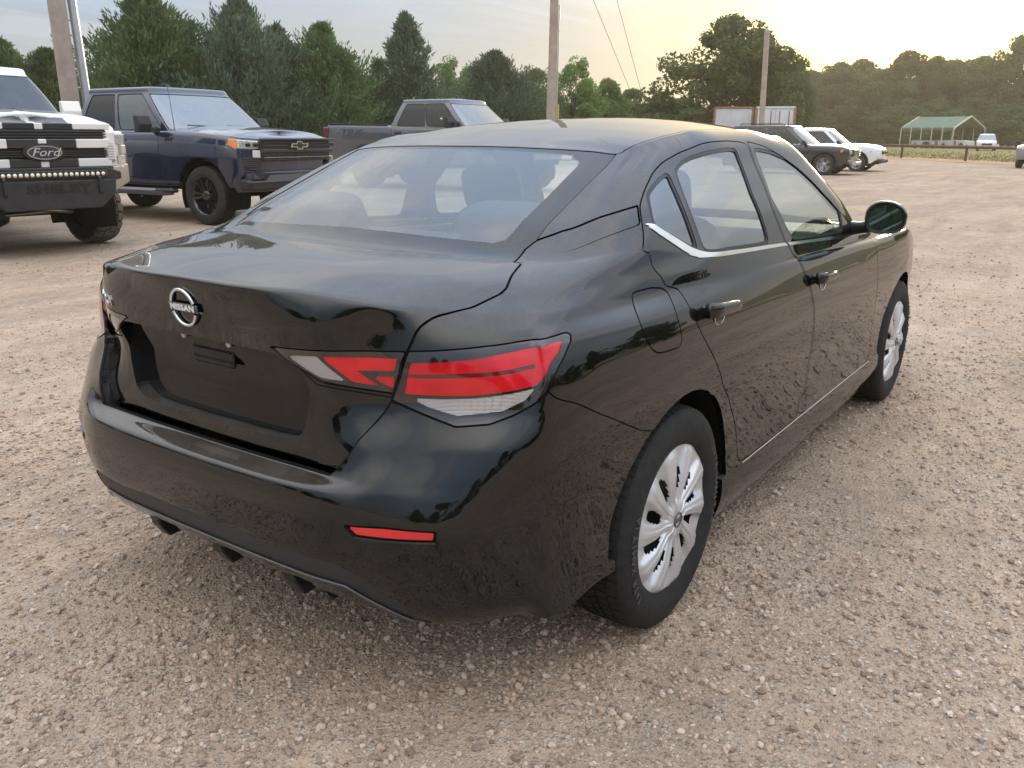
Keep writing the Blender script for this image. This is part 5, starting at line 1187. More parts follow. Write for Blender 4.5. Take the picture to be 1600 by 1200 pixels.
def build_white_truck():
    white = mat('paint_white', (.78, .76, .72), .25, 0, .5, .8, .03, var=.05, vscale=3); stripe = mat('stripe_black', (.022, .022, .024), .35, coat=.3)
    sp = dict(W=1.02, zb=.78, xr=-4.9, xf=.90, wb=3.68, xs=[-4.3, -3.68, -3.3, -2.95, -2.85, -2.4, -1.9, -1.4, -.95, -.6, -.2, .12], corner=.10, chin=.0, zbend=.22,
      top=([-4.9, -2.95, -2.9, -.75, -.5, 0, .5, .90], [1.60, 1.60, 1.56, 1.55, 1.56, 1.545, 1.51, 1.44]), bed=-2.94, cx=(-4.4, .56), crown=.10,
      base=(-2.9, -.42, .955, 1.56, 1.56), roof=(-2.7, -1.15, .76, 2.20), doors=[(-2.82, -1.92), (-1.90, -.84)], win=[(3.9, 5.55, .05, .05), (6.0, 8.55, .05, -.25)],
      ar=.52, fl=.06, R=.447, tw=.33, rim=.235, rimmat=GBLK, spk=6, chunky=True, nb=22, mir=(-1.0, 1.66, .24, .26), mirmat=white, steer=9, poke=.06, wsglass=glass_mat('glass_dark_ws', (.10, .11, .13), .02, 1.7, film=.10, filmcol=(.4, .42, .46)))
    root, L, H, body = vehicle('pickup_truck', sp, 'lifted white pickup with black racing stripes, steel bumper light bar and mud tyres', 'pickup', (3.16, 9.30, 0), -96.0, white)
    X = .93
    g = empty('grille'); g.parent = root
    b = MB(); b.box((X-.02, 0, 1.215), (.10, 1.50, .46), .02); b.build('backing', BLK, g)
    def slab(nm, z0, z1, x, y0, y1, m, par=g, bev=.008, d=.06):
        b = MB(); b.box((x, .5*(y0+y1), .5*(z0+z1)), (d, abs(y1-y0), z1-z0), bev); return b.build(nm, m, par)
    # three painted bars with stripes: white ends, black middles, white centre line
    for nm, z0, z1, x, ye in (('hood_lip', 1.415, 1.485, X+.005, .80), ('upper_bar', 1.21, 1.31, X+.055, .76), ('lower_bar', 1.00, 1.095, X+.055, .76)):
        for s in (-1, 1):
            slab(nm, z0, z1, x, s*.37, s*ye, white); slab(nm+'_stripe', z0, z1, x+.001, s*.045, s*.37, stripe)
        slab(nm+'_centre', z0, z1, x+.002, -.045, .045, white)
    for z in (1.125, 1.15, 1.175): slab('slat', z-.007, z+.007, X+.045, -.72, .72, mat('slat_dark', (.03, .03, .03), .4), bev=.003)
    for z in (1.335, 1.365, 1.395): slab('slat', z-.007, z+.007, X+.02, -.74, .74, mat('slat_dark', (.03, .03, .03), .4), bev=.003)
    # hood stripes and vents
    for s in (-1, 1):
        b = MB(); xs = np.linspace(-.46, .80, 16); ys = np.linspace(.045, .40, 6); V = []; F = []
        for x in xs:
            for y in ys: V.append((x, s*y, top_z(L, x, y)+.006))
        for i in range(15):
            for j in range(5): F.append((6*i+j, 6*i+j+1, 6*i+j+7, 6*i+j+6))
        b.add(V, F, True); b.build('hood_stripe', stripe, root)
        for k in range(5):
            b = MB(); b.box((.84, s*(.10+.13*k), top_z(L, .84, .10+.13*k)-.004), (.06, .085, .03), .006); b.build('hood_vent', BLK, root)
    # oval badge
    b = MB(); M = Matrix.Translation((X+.10, 0, 1.165))
    el = lambda a, c, n=40: [(a*math.cos(t), c*math.sin(t)) for t in np.linspace(0, 2*math.pi, n+1)[:-1]]
    b.prism(el(.225, .10), -.03, .0, 'x', M=M); bd = b.build('badge_rim', BLK, root, bevel=.006)
    b = MB(); b.prism(el(.190, .078), 0, .012, 'x', M=M); b.build('badge_chrome', CHR, root)
    b = MB(); b.prism(el(.172, .064), .004, .018, 'x', M=M); b.build('badge_oval', mat('badge_blue', (.012, .016, .05), .25, coat=.8), root)
    text_obj('badge_lettering', 'Ford', .125, mat('badge_silver', (.75, .75, .76), .25, .7), root, frame_mat((X+.119, 0, 1.165), (0, 1, 0), (0, 0, 1)), .003, sx=1.25, shear=.35)
    for s in (-1, 1):
        # C-shaped headlamp unit
        lamp_block(root, 'headlight_surround', mir([(X+.05, .72), (X+.045, .84), (X-.03, .95), (X-.13, 1.02)], s), .97, 1.40, .16, white, .02)
        for z0, z1 in ((1.25, 1.37), (1.02, 1.13)): lamp_block(root, 'headlight', mir([(X+.062, .85), (X-.012, .965), (X-.10, 1.028)], s), z0, z1, .08, LAMPCLR)
        lamp_block(root, 'side_lens', mir([(X+.055, .90), (X-.02, .985), (X-.10, 1.033)], s), 1.135, 1.245, .06, mat('lens_grey', (.42, .40, .37), .2, coat=1.))
        v = MB(); v.box((X+.058, s*.765, 1.17), (.06, .12, .25), .03); vv = v.build('lamp_recess', mat('recess_grey', (.50, .48, .44), .5), root)
        for k in range(6): b = MB(); b.box((X+.092, s*.765, 1.09+.030*k), (.012, .09, .010), .002); b.build('fin', white, vv)
    # steel bumper
    st = mat('steel_black', (.030, .031, .033), .45, .2, var=.3, vscale=8); bp = empty('steel_bumper'); bp.parent = root
    b = MB(); b.prism([(-.62, 1.0), (.62, 1.0), (.80, .94), (.80, .86), (.62, .82), (-.62, .82), (-.80, .86), (-.80, .94)], X+.05, X+.20, 'x'); b.build('upper_beam', st, bp, bevel=.012)
    b = MB(); b.prism([(-.72, .86), (.72, .86), (.70, .70), (.52, .54), (-.52, .54), (-.70, .70)], X+.08, X+.23, 'x'); b.build('lower_plate', st, bp, bevel=.012)
    for s in (-1, 1):
        b = MB(); V = [(X+.18, s*.72, 1.0), (X+.18, s*.72, .72), (X-.15, s*1.06, .80), (X-.15, s*1.06, 1.02), (X+.05, s*.72, 1.0), (X+.05, s*.72, .72), (X-.22, s*1.0, .80), (X-.22, s*1.0, 1.02)]
        b.add(V, [(0, 1, 2, 3), (4, 7, 6, 5), (0, 3, 7, 4), (1, 5, 6, 2), (0, 4, 5, 1), (2, 6, 7, 3)]); b.build('wing', mat('steel_tan', (.12, .11, .10), .4, .3), bp, bevel=.01)
        b = MB(); b.prism([(X+.2, .93), (X+.26, .88), (X+.26, .72), (X+.2, .66)], s*.50, s*.53); b.build('shackle_tab', st, bp)
    b = MB(); b.box((X+.205, 0, .925), (.05, 1.24, .085), .01); lb = b.build('light_bar', BLK, bp)
    for k in range(20):
        b = MB(); b.lathe([(0, .010), (.014, .007), (.021, 0), (.023, -.006)], 12, axis='x', M=Matrix.Translation((X+.234, -.57+.06*k, .925))); b.build('led_cell', mat('led_lens', (.80, .74, .58), .2, .2, coat=1.), lb)
    text_obj('bumper_lettering', 'SHELBY', .135, mat('letter_black', (.006, .006, .006), .5), root, frame_mat((X+.233, .06, .765), (0, 1, 0), (0, 0, 1)), .004, sx=1.55, weight=.004)
    # axle, steering links
    b = MB(); b.tube([(.12, -.85, .40), (.12, .75, .46)], .022, 8); b.tube([(.20, .05, .50), (.20, .62, .43)], .035, 10); b.build('steering_link', mat('steel_link', (.45, .42, .38), .3, .9), root)
    b = MB(); b.lathe([(0, -.12), (.10, -.10), (.14, 0), (.10, .10), (0, .12)], 20, M=Matrix.Translation((0.02, -.25, .42))); b.build('differential', mat('steel_black', (.03, .03, .03), .45), root)
    for s in (-1, 1): b = MB(); b.tube([(.10, s*.52, .45), (.08, s*.48, 1.0)], .045, 10); b.build('shock', mat('steel_black', (.03, .03, .03), .45), root)
    b = MB(); b.tube([(-.60, .1, 1.60), (-.66, .45, 1.65), (-.70, .70, 1.66)], .010, 6); b.build('wiper', BLK, root)
build_white_truck()

def suv_spec(W, xr, xf, wb, zb, top, base, roof, R, rim, **k):
    d = dict(W=W, zb=zb, xr=xr, xf=xf, wb=wb, xs=[-wb-.45, -wb, -wb+.42, -wb+.9, -1.45, -1.0, -.7, -.3, .1], top=top, cx=(xr+.41, xf-.35), crown=.07, base=base, roof=roof, doors=[(-wb+.42, -1.52), (-1.50, -.52)],
      win=[(3.25, 4.35, .3, .15), (4.5, 6.3, .1, .0), (6.45, 8.65, .0, -.25)], ar=R+.05, fl=.05, R=R, tw=.24, rim=rim, rimmat=mat('alloy', (.45, .45, .46), .3, .9), spk=5, mir=(-.78, top[1][2]+.12, .20, .16), flare_out=0, res=(150, 70), hres=(110, 40))
    d.update(k); return d
def build_black_suv():
    paint = mat('paint_black_suv', (.010, .010, .011), .25, 0, .5, 1., .02, dust=.08)
    sp = suv_spec(.99, -3.9, .93, 2.98, .30, ([-3.9, -3.0, -.6, 0, .5, .93], [1.05, 1.06, 1.03, 1.03, 1.0, .93]), (-3.85, -.35, .93, 1.05, 1.03), (-3.55, -1.30, .72, 1.76), .385, .24, flmat=BLK, cladding=1.6)
    root, L, H, b_ = vehicle('sport_utility_car', sp, 'black sport utility car with clear headlights, parked in front of the white compact one', 'suv', SUV1, SUVH, paint, 'sport utility cars parked nose to the fence')
    b = MB(); b.box((.90, 0, .80), (.10, 1.2, .26), .03); g = b.build('grille', BLK, root)
    for z in (.70, .76, .82, .88): b = MB(); b.box((.955, 0, z), (.02, 1.15, .02), .004); b.build('slat', CHR, g)
    for s in (-1, 1):
        hl = lamp_block(root, 'headlight', mir([(.58, .955), (.72, .90), (.84, .78), (.90, .60)], s), [.80, .77, .75, .76], [.91, .91, .90, .89], .10, LAMPCLR)
        lamp_block(hl, 'amber_marker', mir([(.56, .965), (.62, .95), (.66, .93)], s), .82, .91, .05, AMBER)
        b = MB(); b.box((.84, s*.68, .50), (.12, .30, .12), .03); b.build('fog_lamp', mat('fog_grey', (.3, .3, .31), .25, .6), root)
    b = MB(); b.prism([(-.85, .48), (.85, .48), (.72, .36), (-.72, .36)], .86, .97, 'x'); b.build('lower_trim', CHR, root, bevel=.01)
    for s in (-1, 1): b = MB(); b.tube([(-3.3, s*.66, 1.79), (-3.2, s*.68, 1.82), (-1.7, s*.68, 1.82), (-1.6, s*.66, 1.78)], .015, 6); b.build('roof_rail', BLK, root)
def build_white_suv():
    paint = mat('paint_white_suv', (.74, .75, .76), .25, 0, .5, .8, .03)
    sp = suv_spec(.93, -3.6, .90, 2.71, .28, ([-3.6, -2.8, -.6, 0, .5, .90], [1.08, 1.08, 1.02, 1.01, .97, .88]), (-3.5, -.38, .88, 1.07, 1.02), (-3.15, -1.25, .66, 1.68), .365, .23, flmat=BLK, cladding=1.9)
    root, L, H, b_ = vehicle('sport_utility_car', sp, 'white compact sport utility car with black lower trim, beyond the black one', 'suv', SUV2, SUVH, paint, 'sport utility cars parked nose to the fence')
    b = MB(); b.box((.85, 0, .76), (.12, 1.0, .14), .03); g = b.build('grille', BLK, root)
    for k in range(7): b = MB(); b.box((.92, -.42+.14*k, .76), (.02, .09, .11), .008); b.build('grille_slot', GBLK, g)
    for s in (-1, 1):
        lamp_block(root, 'headlight', mir([(.50, .905), (.66, .86), (.78, .74), (.84, .62)], s), .74, .81, .08, mat('lamp_smoky', (.20, .14, .12), .15, coat=1.))
        b = MB(); b.tube([(-3.0, s*.60, 1.71), (-2.9, s*.62, 1.74), (-1.6, s*.62, 1.74), (-1.5, s*.60, 1.70)], .014, 6); b.build('roof_rail', BLK, root)
    b = MB(); b.box((.82, 0, .42), (.20, 1.6, .16), .04); b.build('lower_bumper', BLK, root)
def build_far_car(loc, heading, col, label, pname, spk=5):
    paint = mat(pname, col, .3, 0, .5, .6, .04)
    sp = suv_spec(.92, -3.6, .90, 2.71, .28, ([-3.6, -2.8, -.6, 0, .5, .90], [1.05, 1.05, 1.02, 1.01, .97, .88]), (-3.5, -.38, .86, 1.05, 1.02), (-3.15, -1.25, .66, 1.68), .36, .22, res=(100, 50), hres=(80, 30))
    root, L, H, b_ = vehicle('sport_utility_car', sp, label, 'suv', loc, heading, paint, 'cars by the pipe fence')
    b = MB(); b.box((.86, 0, .66), (.10, .95, .20), .03); b.build('grille', GBLK, root)
    for s in (-1, 1): lamp_block(root, 'headlight', mir([(.62, .88), (.76, .80), (.84, .60)], s), .74, .84, .08, LAMPCLR)
    return root
SUV1 = gnd(1286, 274); SUV1 = (SUV1.x+.9, SUV1.y+.06, 0); SUVH = -87
SUV2 = gnd(1337, 268.5); SUV2 = (SUV2.x+.85, SUV2.y+.06, 0)
build_black_suv(); build_white_suv()
P_ = gnd(1540, 236); build_far_car((P_.x, P_.y, 0), -171, (.78, .79, .80), 'small white car facing the lot behind the rail fence, near the green carport', 'paint_white_far')
P_ = far(1626, 47.0); build_far_car((P_.x+.2, P_.y-.1, 0), 176, (.22, .23, .22), 'grey car at the end of the rail fence, mostly out of view', 'paint_grey_far')


def sedan_front():
    root = bpy.data.objects['sedan']; g = empty('grille'); g.parent = root
    b = MB(); b.prism([(-.42, .70), (.42, .70), (.30, .44), (-.30, .44)], 3.50, 3.60, 'x'); b.build('backing', BLK, g, bevel=.02)
    for k in range(6): b = MB(); b.box((3.605, 0, .47+.04*k), (.015, .58+.036*k, .012), .003); b.build('slat', GREYD, g)
    b = MB(); b.tube([(3.60, -.46, .72), (3.615, -.31, .44), (3.615, .31, .44), (3.60, .46, .72)], .014, 8); b.build('chrome_frame', CHR, g)
    for s in (-1, 1): lamp_block(root, 'headlight', mir([(3.20, .80), (3.36, .74), (3.49, .62), (3.55, .48)], s), [.66, .62, .60, .61], [.735, .72, .70, .69], .10, LAMPCLR)
sedan_front()

# ================================================================ poles, wires, fence, carport, trailers
def at(px, py, d):
    """point on the pixel's ray at horizontal distance d"""
    r = ray(px, py); h = math.hypot(r.x, r.y); return CAM_P+r*(d/h)
def wood_mat():
    m = mat('weathered_wood', (.42, .35, .29), .85, col2=(.29, .23, .185), vscale=3, bump=.5, bscale=30); return m
def pole_thing(name, label, p_top, p_mid, r0, r1, m, cat='utility pole', group='utility poles around the lot', n=14):
    a, b = Vector(p_top), Vector(p_mid); d = (b-a); t = -a.z/d.z; base = a+d*t
    root = empty(name, base, 0, label, cat, group); pts = [Vector((0, 0, -.3))+Vector((0, 0, 0))]
    tp = a-base; steps = 9
    pts = [tp*(k/steps) for k in range(steps+1)]; pts[0] = Vector((0, 0, -.2))
    b_ = MB(); b_.tube(pts, [r0+(r1-r0)*k/steps for k in range(steps+1)], n); o = b_.build('shaft', m, root)
    return root, base, tp
def build_poles():
    wm = wood_mat(); galv = mat('galvanised', (.50, .52, .54), .38, .75, var=.15, vscale=6)
    # leaning wooden pole with a steel mast strapped to it
    d = 19.5
    r1, b1, t1 = pole_thing('utility_pole', 'wooden utility pole behind the white pickup, strapped to a steel mast', at(46.5, -285, d), at(112, 170, d), .17, .155, wm)
    r2, b2, t2 = pole_thing('steel_mast', 'slim galvanised steel mast strapped beside the wooden pole', at(71.6, -255, d+.1), at(135, 150, d+.1), .085, .078, galv, 'mast', None)
    for py in (31, 137):
        p = at(84+py*.15, py, d); q = at(113+py*.13, py, d+.1); 
        b = MB(); b.tube([p-b1, (p+q)/2-b1, q-b1], .02, 6); b.build('strap', galv, r1)
    # pole in the middle distance with a metal-sheathed lower part
    d = 33.
    r3, b3, t3 = pole_thing('utility_pole', 'tall grey wooden utility pole rising behind the sedan roof', at(870, -130, d), at(861, 186, d), .165, .145, wm)
    p0 = t3.normalized(); b = MB(); b.tube([p0*.2, p0*3.6], [.182, .176], 14); b.build('sheath', mat('sheath_rust', (.34, .26, .20), .6, .2, col2=(.42, .37, .31), vscale=5), r3)
    b = MB(); b.tube([p0*.3+Vector((.12, -.15, 0)), p0*5.8+Vector((.12, -.15, 0))], .025, 8); b.build('conduit', galv, r3)
    b = MB(); b.box((p0*2.2+Vector((.16, -.19, 0)))[:], (.06, .06, .5), .01); b.build('marker', mat('marker_yellow', (.55, .42, .06), .5), r3)
    # short pole by the trailers
    d = 46.
    pole_thing('utility_pole', 'short wooden pole with no crossarm standing by the white trailers', at(1199, 47, d), at(1190, 190, d), .145, .125, wm)
    # guy wires with a yellow guard
    d = 40.; anc = at(1036, 212.5, d); anc.z = 0
    gw = empty('guy_wire', anc, 0, 'pair of thin steel guy wires ending in a yellow guard, behind the sedan roof', 'guy wire')
    top1 = at(905, -55, 30.)-anc; top2 = at(952, -45, 30.)-anc; cab = mat('wire_dark', (.05, .05, .05), .7, 0.)
    for tp in (top1, top2):
        b = MB(); b.tube([tp*(k/8) for k in range(9)], .009, 5); b.build('wire', cab, gw)
    tdir = top2.normalized(); b = MB(); b.tube([tdir*.3, tdir*2.5], [.045, .035], 8); b.build('guard', mat('guard_yellow', (.75, .50, .05), .5), gw)
build_poles()
def build_fence():
    rust = mat('pipe_rust', (.115, .055, .035), .65, .3, var=.3, vscale=4)
    A, B = gnd(1408, 247), gnd(1508, 252); dr = (B-A)/1.0; L = dr.length; u = dr.normalized()
    root = empty('rail_fence', A, 0, 'rusty brown pipe rail fence along the edge of the lot', 'fence')
    n0, n1 = -3, 3; H = .80
    for k in range(n0, n1+1):
        p = u*(k*L); b = MB(); b.tube([p, p+Vector((0, 0, H))], .075, 10); b.build('post', rust, root)
        b = MB(); b.lathe([(.09, 0), (.085, .02), (0, .035)], 10, axis='z', M=Matrix.Translation(p+Vector((0, 0, H+.085)))); b.build('post_cap', rust, root)
    for k in range(n0, n1):
        b = MB(); b.tube([u*(k*L), u*((k+1)*L-.01)], .088, 10, M=Matrix.Translation((0, 0, H))); b.build('rail', rust, root)
    # grass verge behind the fence
    nrm = Vector((-u.y, u.x, 0)); nrm = nrm if nrm.dot(A-CAM_P) > 0 else -nrm
    gm = mat('verge_grass', (.19, .18, .065), .95, col2=(.30, .24, .12), vscale=.6, spec=.1)
    rs = np.random.RandomState(3); V = [];
    n = 60; 
    for k in range(n+1):
        s = -70+150*k/n
        for w in (1.2+rs.rand()*1.0, 26, 60, 160): q = A+u*s+nrm*w; V.append((q.x, q.y, .02))
    F = [(k*4+j, k*4+j+1, (k+1)*4+j+1, (k+1)*4+j) for k in range(n) for j in range(3)]
    me = bpy.data.meshes.new('verge'); me.from_pydata(V, [], F); o = obj('verge', me, None, gm); tag(o, 'strip of dry grass beyond the pipe fence', 'grass', None, 'structure')
    # standing grass blades
    N = 26000; s = -60+120*rs.rand(N); w = 1.2+rs.gamma(1.3, 6, N); h = .04+.09*rs.rand(N); a = rs.rand(N)*6.28
    P = np.array([A.x, A.y, 0])+np.outer(s, [u.x, u.y, 0])+np.outer(w, [nrm.x, nrm.y, 0]); e = np.stack([np.cos(a), np.sin(a), 0*a], 1)*.05; tip = np.stack([rs.randn(N)*.06, rs.randn(N)*.06, h], 1)
    VV = np.stack([P-e, P+e, P+tip], 1).reshape(-1, 3); TT = np.arange(3*N).reshape(-1, 3)
    o = obj('grass', tri_mesh('grass', VV, TT), None, gm); tag(o, 'tufts of dry grass beyond the pipe fence', 'grass', None, 'stuff')
    # red dirt strip at the lot's edge
    V = []
    for k in range(n+1):
        s = -70+150*k/n
        for w in (-1.6-rs.rand()*.8, 1.9): q = A+u*s+nrm*w; V.append((q.x, q.y, .012))
    me = bpy.data.meshes.new('dirt_strip'); me.from_pydata(V, [], [(k*2, k*2+1, k*2+3, k*2+2) for k in range(n)])
    o = obj('dirt_strip', me, None, mat('red_dirt', (.38, .21, .11), .95, col2=(.30, .19, .12), vscale=.8, spec=.1)); tag(o, 'bare red dirt along the fence line', 'dirt', None, 'structure')
build_fence()
def build_carport():
    c = far(1408, 122.); c2 = far(1490, 118.); c3 = far(1546, 123.)
    u = (c2-c); Lg = u.length; u.normalize(); v = (c3-c2); Wd = v.length; v = Vector((-u.y, u.x, 0)); v = v if v.dot(c3-c2) > 0 else -v; Wd = 6.2
    root = empty('carport', c, math.atan2(u.y, u.x), 'open metal carport with a green roof beyond the fence', 'carport'); sgn = 1 if Vector((-u.y, u.x, 0)).dot(v) > 0 else -1
    green = mat('roof_green', (.075, .125, .070), .45, .2, var=.15, vscale=1.); tan = mat('carport_trim', (.50, .44, .36), .5, .2); H0, H1 = 2.45, 3.75
    Y = lambda t: sgn*t*Wd
    n = 12
    for k in range(n):
        x0, x1 = Lg*k/n, Lg*(k+1)/n-.02
        for nm, (ya, za), (yb, zb) in (('roof_sheet', (.0, H0+.0), (.5, H1)), ('roof_sheet', (1., H0), (.5, H1))):
            b = MB(); V = [(x0, Y(ya), za), (x1, Y(ya), za), (x1, Y(yb), zb), (x0, Y(yb), zb)]; b.add(V+[(x, y, z-.05) for x, y, z in V], [(0, 1, 2, 3), (7, 6, 5, 4), (0, 4, 5, 1), (1, 5, 6, 2), (2, 6, 7, 3), (3, 7, 4, 0)]); b.build(nm, green, root)
    for ya in (0., 1.):
        b = MB(); b.box((Lg/2, Y(ya), H0-.17), (Lg, .06, .30), .01); b.build('eave', green, root)
    for x in (0, Lg):
        b = MB(); b.tube([(x, Y(0), H0-.3), (x, Y(.03), H0), (x, Y(.5), H1), (x, Y(.97), H0), (x, Y(1), H0-.3)], .10, 6); b.build('gable_trim', tan, root)
    for k in range(6):
        for ya in (0., 1.): b = MB(); b.box((Lg*k/5, Y(ya), H0/2), (.10, .10, H0), .01); b.build('post', tan, root)
    # pale stripped vehicle bodies under it
    pale = mat('pale_paint', (.52, .54, .55), .6, var=.3, vscale=1.5); 
    for i, (x, lab) in enumerate(((2.6, 'pale old flatbed trailer body stored under the green carport'), (6.4, 'faded white old car body with rust stored under the green carport'))):
        t = empty('old_car_body' if i else 'old_trailer', c+u*x+v*1.8, math.atan2(u.y, u.x), lab, 'car body' if i else 'trailer')
        if i == 0:
            b = MB(); b.prism([(-1.7, .95), (1.5, .95), (1.5, .45), (.9, .45), (.75, .70), (.55, .80), (.1, .80), (-.1, .70), (-.25, .45), (-1.7, .45)], -.8, .8); b.build('side_box', pale, t, bevel=.03)
        else:
            b = MB(); b.prism([(-1.9, .95), (-.9, 1.0), (-.6, 1.02), (.7, 1.0), (1.8, .9), (1.85, .4), (1.45, .4), (1.3, .66), (.9, .66), (.75, .4), (-.9, .4), (-1.05, .66), (-1.45, .66), (-1.6, .4), (-1.9, .4)], -.8, .8); b.build('body', pale, t, bevel=.04)
            b = MB(); b.box((.35, sgn*-.82, .7), (.25, .04, .5), .01); b.build('rust_panel', mat('rust', (.25, .08, .04), .8), t)
        for wx in ((.32, -1.2) if i == 0 else (1.1, -1.25)):
            for s in (-.7, .7): b = MB(); b.lathe([(.0, -.1), (.30, -.1), (.33, 0), (.30, .1), (0, .1)], 20, M=Matrix.Translation((wx, s, .33))); b.build('wheel', mat('tyre_rubber_truck', (.03, .03, .03), .8), t)
build_carport()
def build_trailers():
    w = mat('trailer_white', (.60, .60, .62), .45, .1, var=.12, vscale=1.2); rust = mat('trailer_rust', (.30, .15, .08), .7, col2=(.18, .10, .06), vscale=4); dk = mat('trailer_dark', (.08, .075, .075), .6)
    def box_tr(px0, px1, d, label, doors, depth):
        a, b_ = far(px0, d), far(px1, d); u = (b_-a); Lg = u.length; u.normalize(); ang = math.atan2(u.y, u.x)
        t = empty('box_trailer', a, ang, label, 'trailer', 'white box trailers parked by the trees'); H0, H1 = .95, 1.37+42*d*.94/1346
        n = Vector((-u.y, u.x, 0)); s = 1 if n.dot(a-CAM_P) > 0 else -1
        q = MB(); q.box((Lg/2, s*depth/2, .5*(H0+H1)), (Lg-.02, depth, H1-H0), .03); q.build('box', w, t)
        for x in (0, Lg): q = MB(); q.box((x, s*-.01, .5*(H0+H1)), (.14, .10, H1-H0+.04), .01); q.build('corner_post', rust, t)
        for z in (H0, H1): q = MB(); q.box((Lg/2, s*-.015, z), (Lg, .09, .12), .01); q.build('rail', rust if z == H0 or not doors else w, t)
        if doors:
            for k in range(2):
                q = MB(); q.box((Lg*(.27+.46*k), s*-.03, .5*(H0+H1)-.05), (Lg*.44, .05, H1-H0-.25), .01); dd = q.build('door', w, t)
                for f in (-.12, .12): q = MB(); q.tube([(Lg*(.27+.46*k+f), s*-.08, H0+.1), (Lg*(.27+.46*k+f), s*-.08, H1-.2)], .025, 6); q.build('lock_bar', dk, dd)
        else:
            for k in range(1, 9): q = MB(); q.box((Lg*k/9, s*-.012, .5*(H0+H1)), (.04, .03, H1-H0-.14), .005); q.build('rib', w, t)
        for x in (.25, .75):
            q = MB(); q.lathe([(0, -.14), (.45, -.14), (.5, 0), (.45, .14), (0, .14)], 20, M=Matrix.Translation((Lg*x, s*.5, .5))); q.build('wheel', mat('tyre_rubber_truck', (.03, .03, .03), .8), t)
        q = MB(); q.box((Lg/2, s*depth/2, .8), (Lg*.9, .8, .3), .02); q.build('chassis', dk, t)
    box_tr(1115, 1174, 60., 'plain white box trailer seen from its ribbed side, by the short pole', False, 2.4)
    box_tr(1179, 1240, 57., 'white box trailer showing its double rear doors with lock bars', True, 7.)
build_trailers()

# ================================================================ trees
def leaf_mat(name, c1, c2, c3, trans=.35):
    m = bpy.data.materials.new(name); m.use_nodes = True; t = m.node_tree; b = t.nodes['Principled BSDF']; tc = t.nodes.new('ShaderNodeTexCoord'); oi = t.nodes.new('ShaderNodeObjectInfo')
    f = noise(t, tc.outputs['Object'], 1.1, 4, .6); f2 = noise(t, tc.outputs['Object'], 9., 2, .5)
    c = mixc(t, ramp(t, f, [(.32, 0.), (.68, 1.)]), c1, c2); c = mixc(t, ramp(t, f2, [(.42, 0.), (.75, .8)]), c, c3)
    hs = t.nodes.new('ShaderNodeHueSaturation'); wire(t, (c, hs.inputs['Color'])); wire(t, (math_(t, 'ADD', math_(t, 'MULTIPLY', oi.outputs['Random'], .5), .75), hs.inputs['Value'])); wire(t, (math_(t, 'ADD', math_(t, 'MULTIPLY', oi.outputs['Random'], .03), .485), hs.inputs['Hue']))
    wire(t, (hs.outputs[0], b.inputs['Base Color'])); b.inputs['Roughness'].default_value = .65; b.inputs['Specular IOR Level'].default_value = .25
    tr = t.nodes.new('ShaderNodeBsdfTranslucent'); mx = t.nodes.new('ShaderNodeMixShader'); mx.inputs[0].default_value = trans; o = t.nodes['Material Output']
    wire(t, (hs.outputs[0], tr.inputs[0]), (b.outputs[0], mx.inputs[1]), (tr.outputs[0], mx.inputs[2]), (mx.outputs[0], o.inputs[0])); return m
CEDAR = leaf_mat('cedar_foliage', (0.060, 0.112, 0.048), (0.090, 0.147, 0.054), (0.158, 0.195, 0.075), .25)
CEDARB = leaf_mat('cedar_foliage_blue', (0.063, 0.111, 0.072), (0.098, 0.150, 0.093), (0.165, 0.210, 0.128), .25)
DECID = leaf_mat('broadleaf_foliage', (0.083, 0.143, 0.042), (0.120, 0.188, 0.051), (0.188, 0.240, 0.075), .4)
OAK = leaf_mat('oak_foliage', (0.060, 0.093, 0.030), (0.084, 0.123, 0.039), (0.128, 0.158, 0.054), .35)
BARK = mat('bark', (.11, .085, .065), .95, col2=(.06, .048, .038), vscale=6, bump=.6, bscale=18)
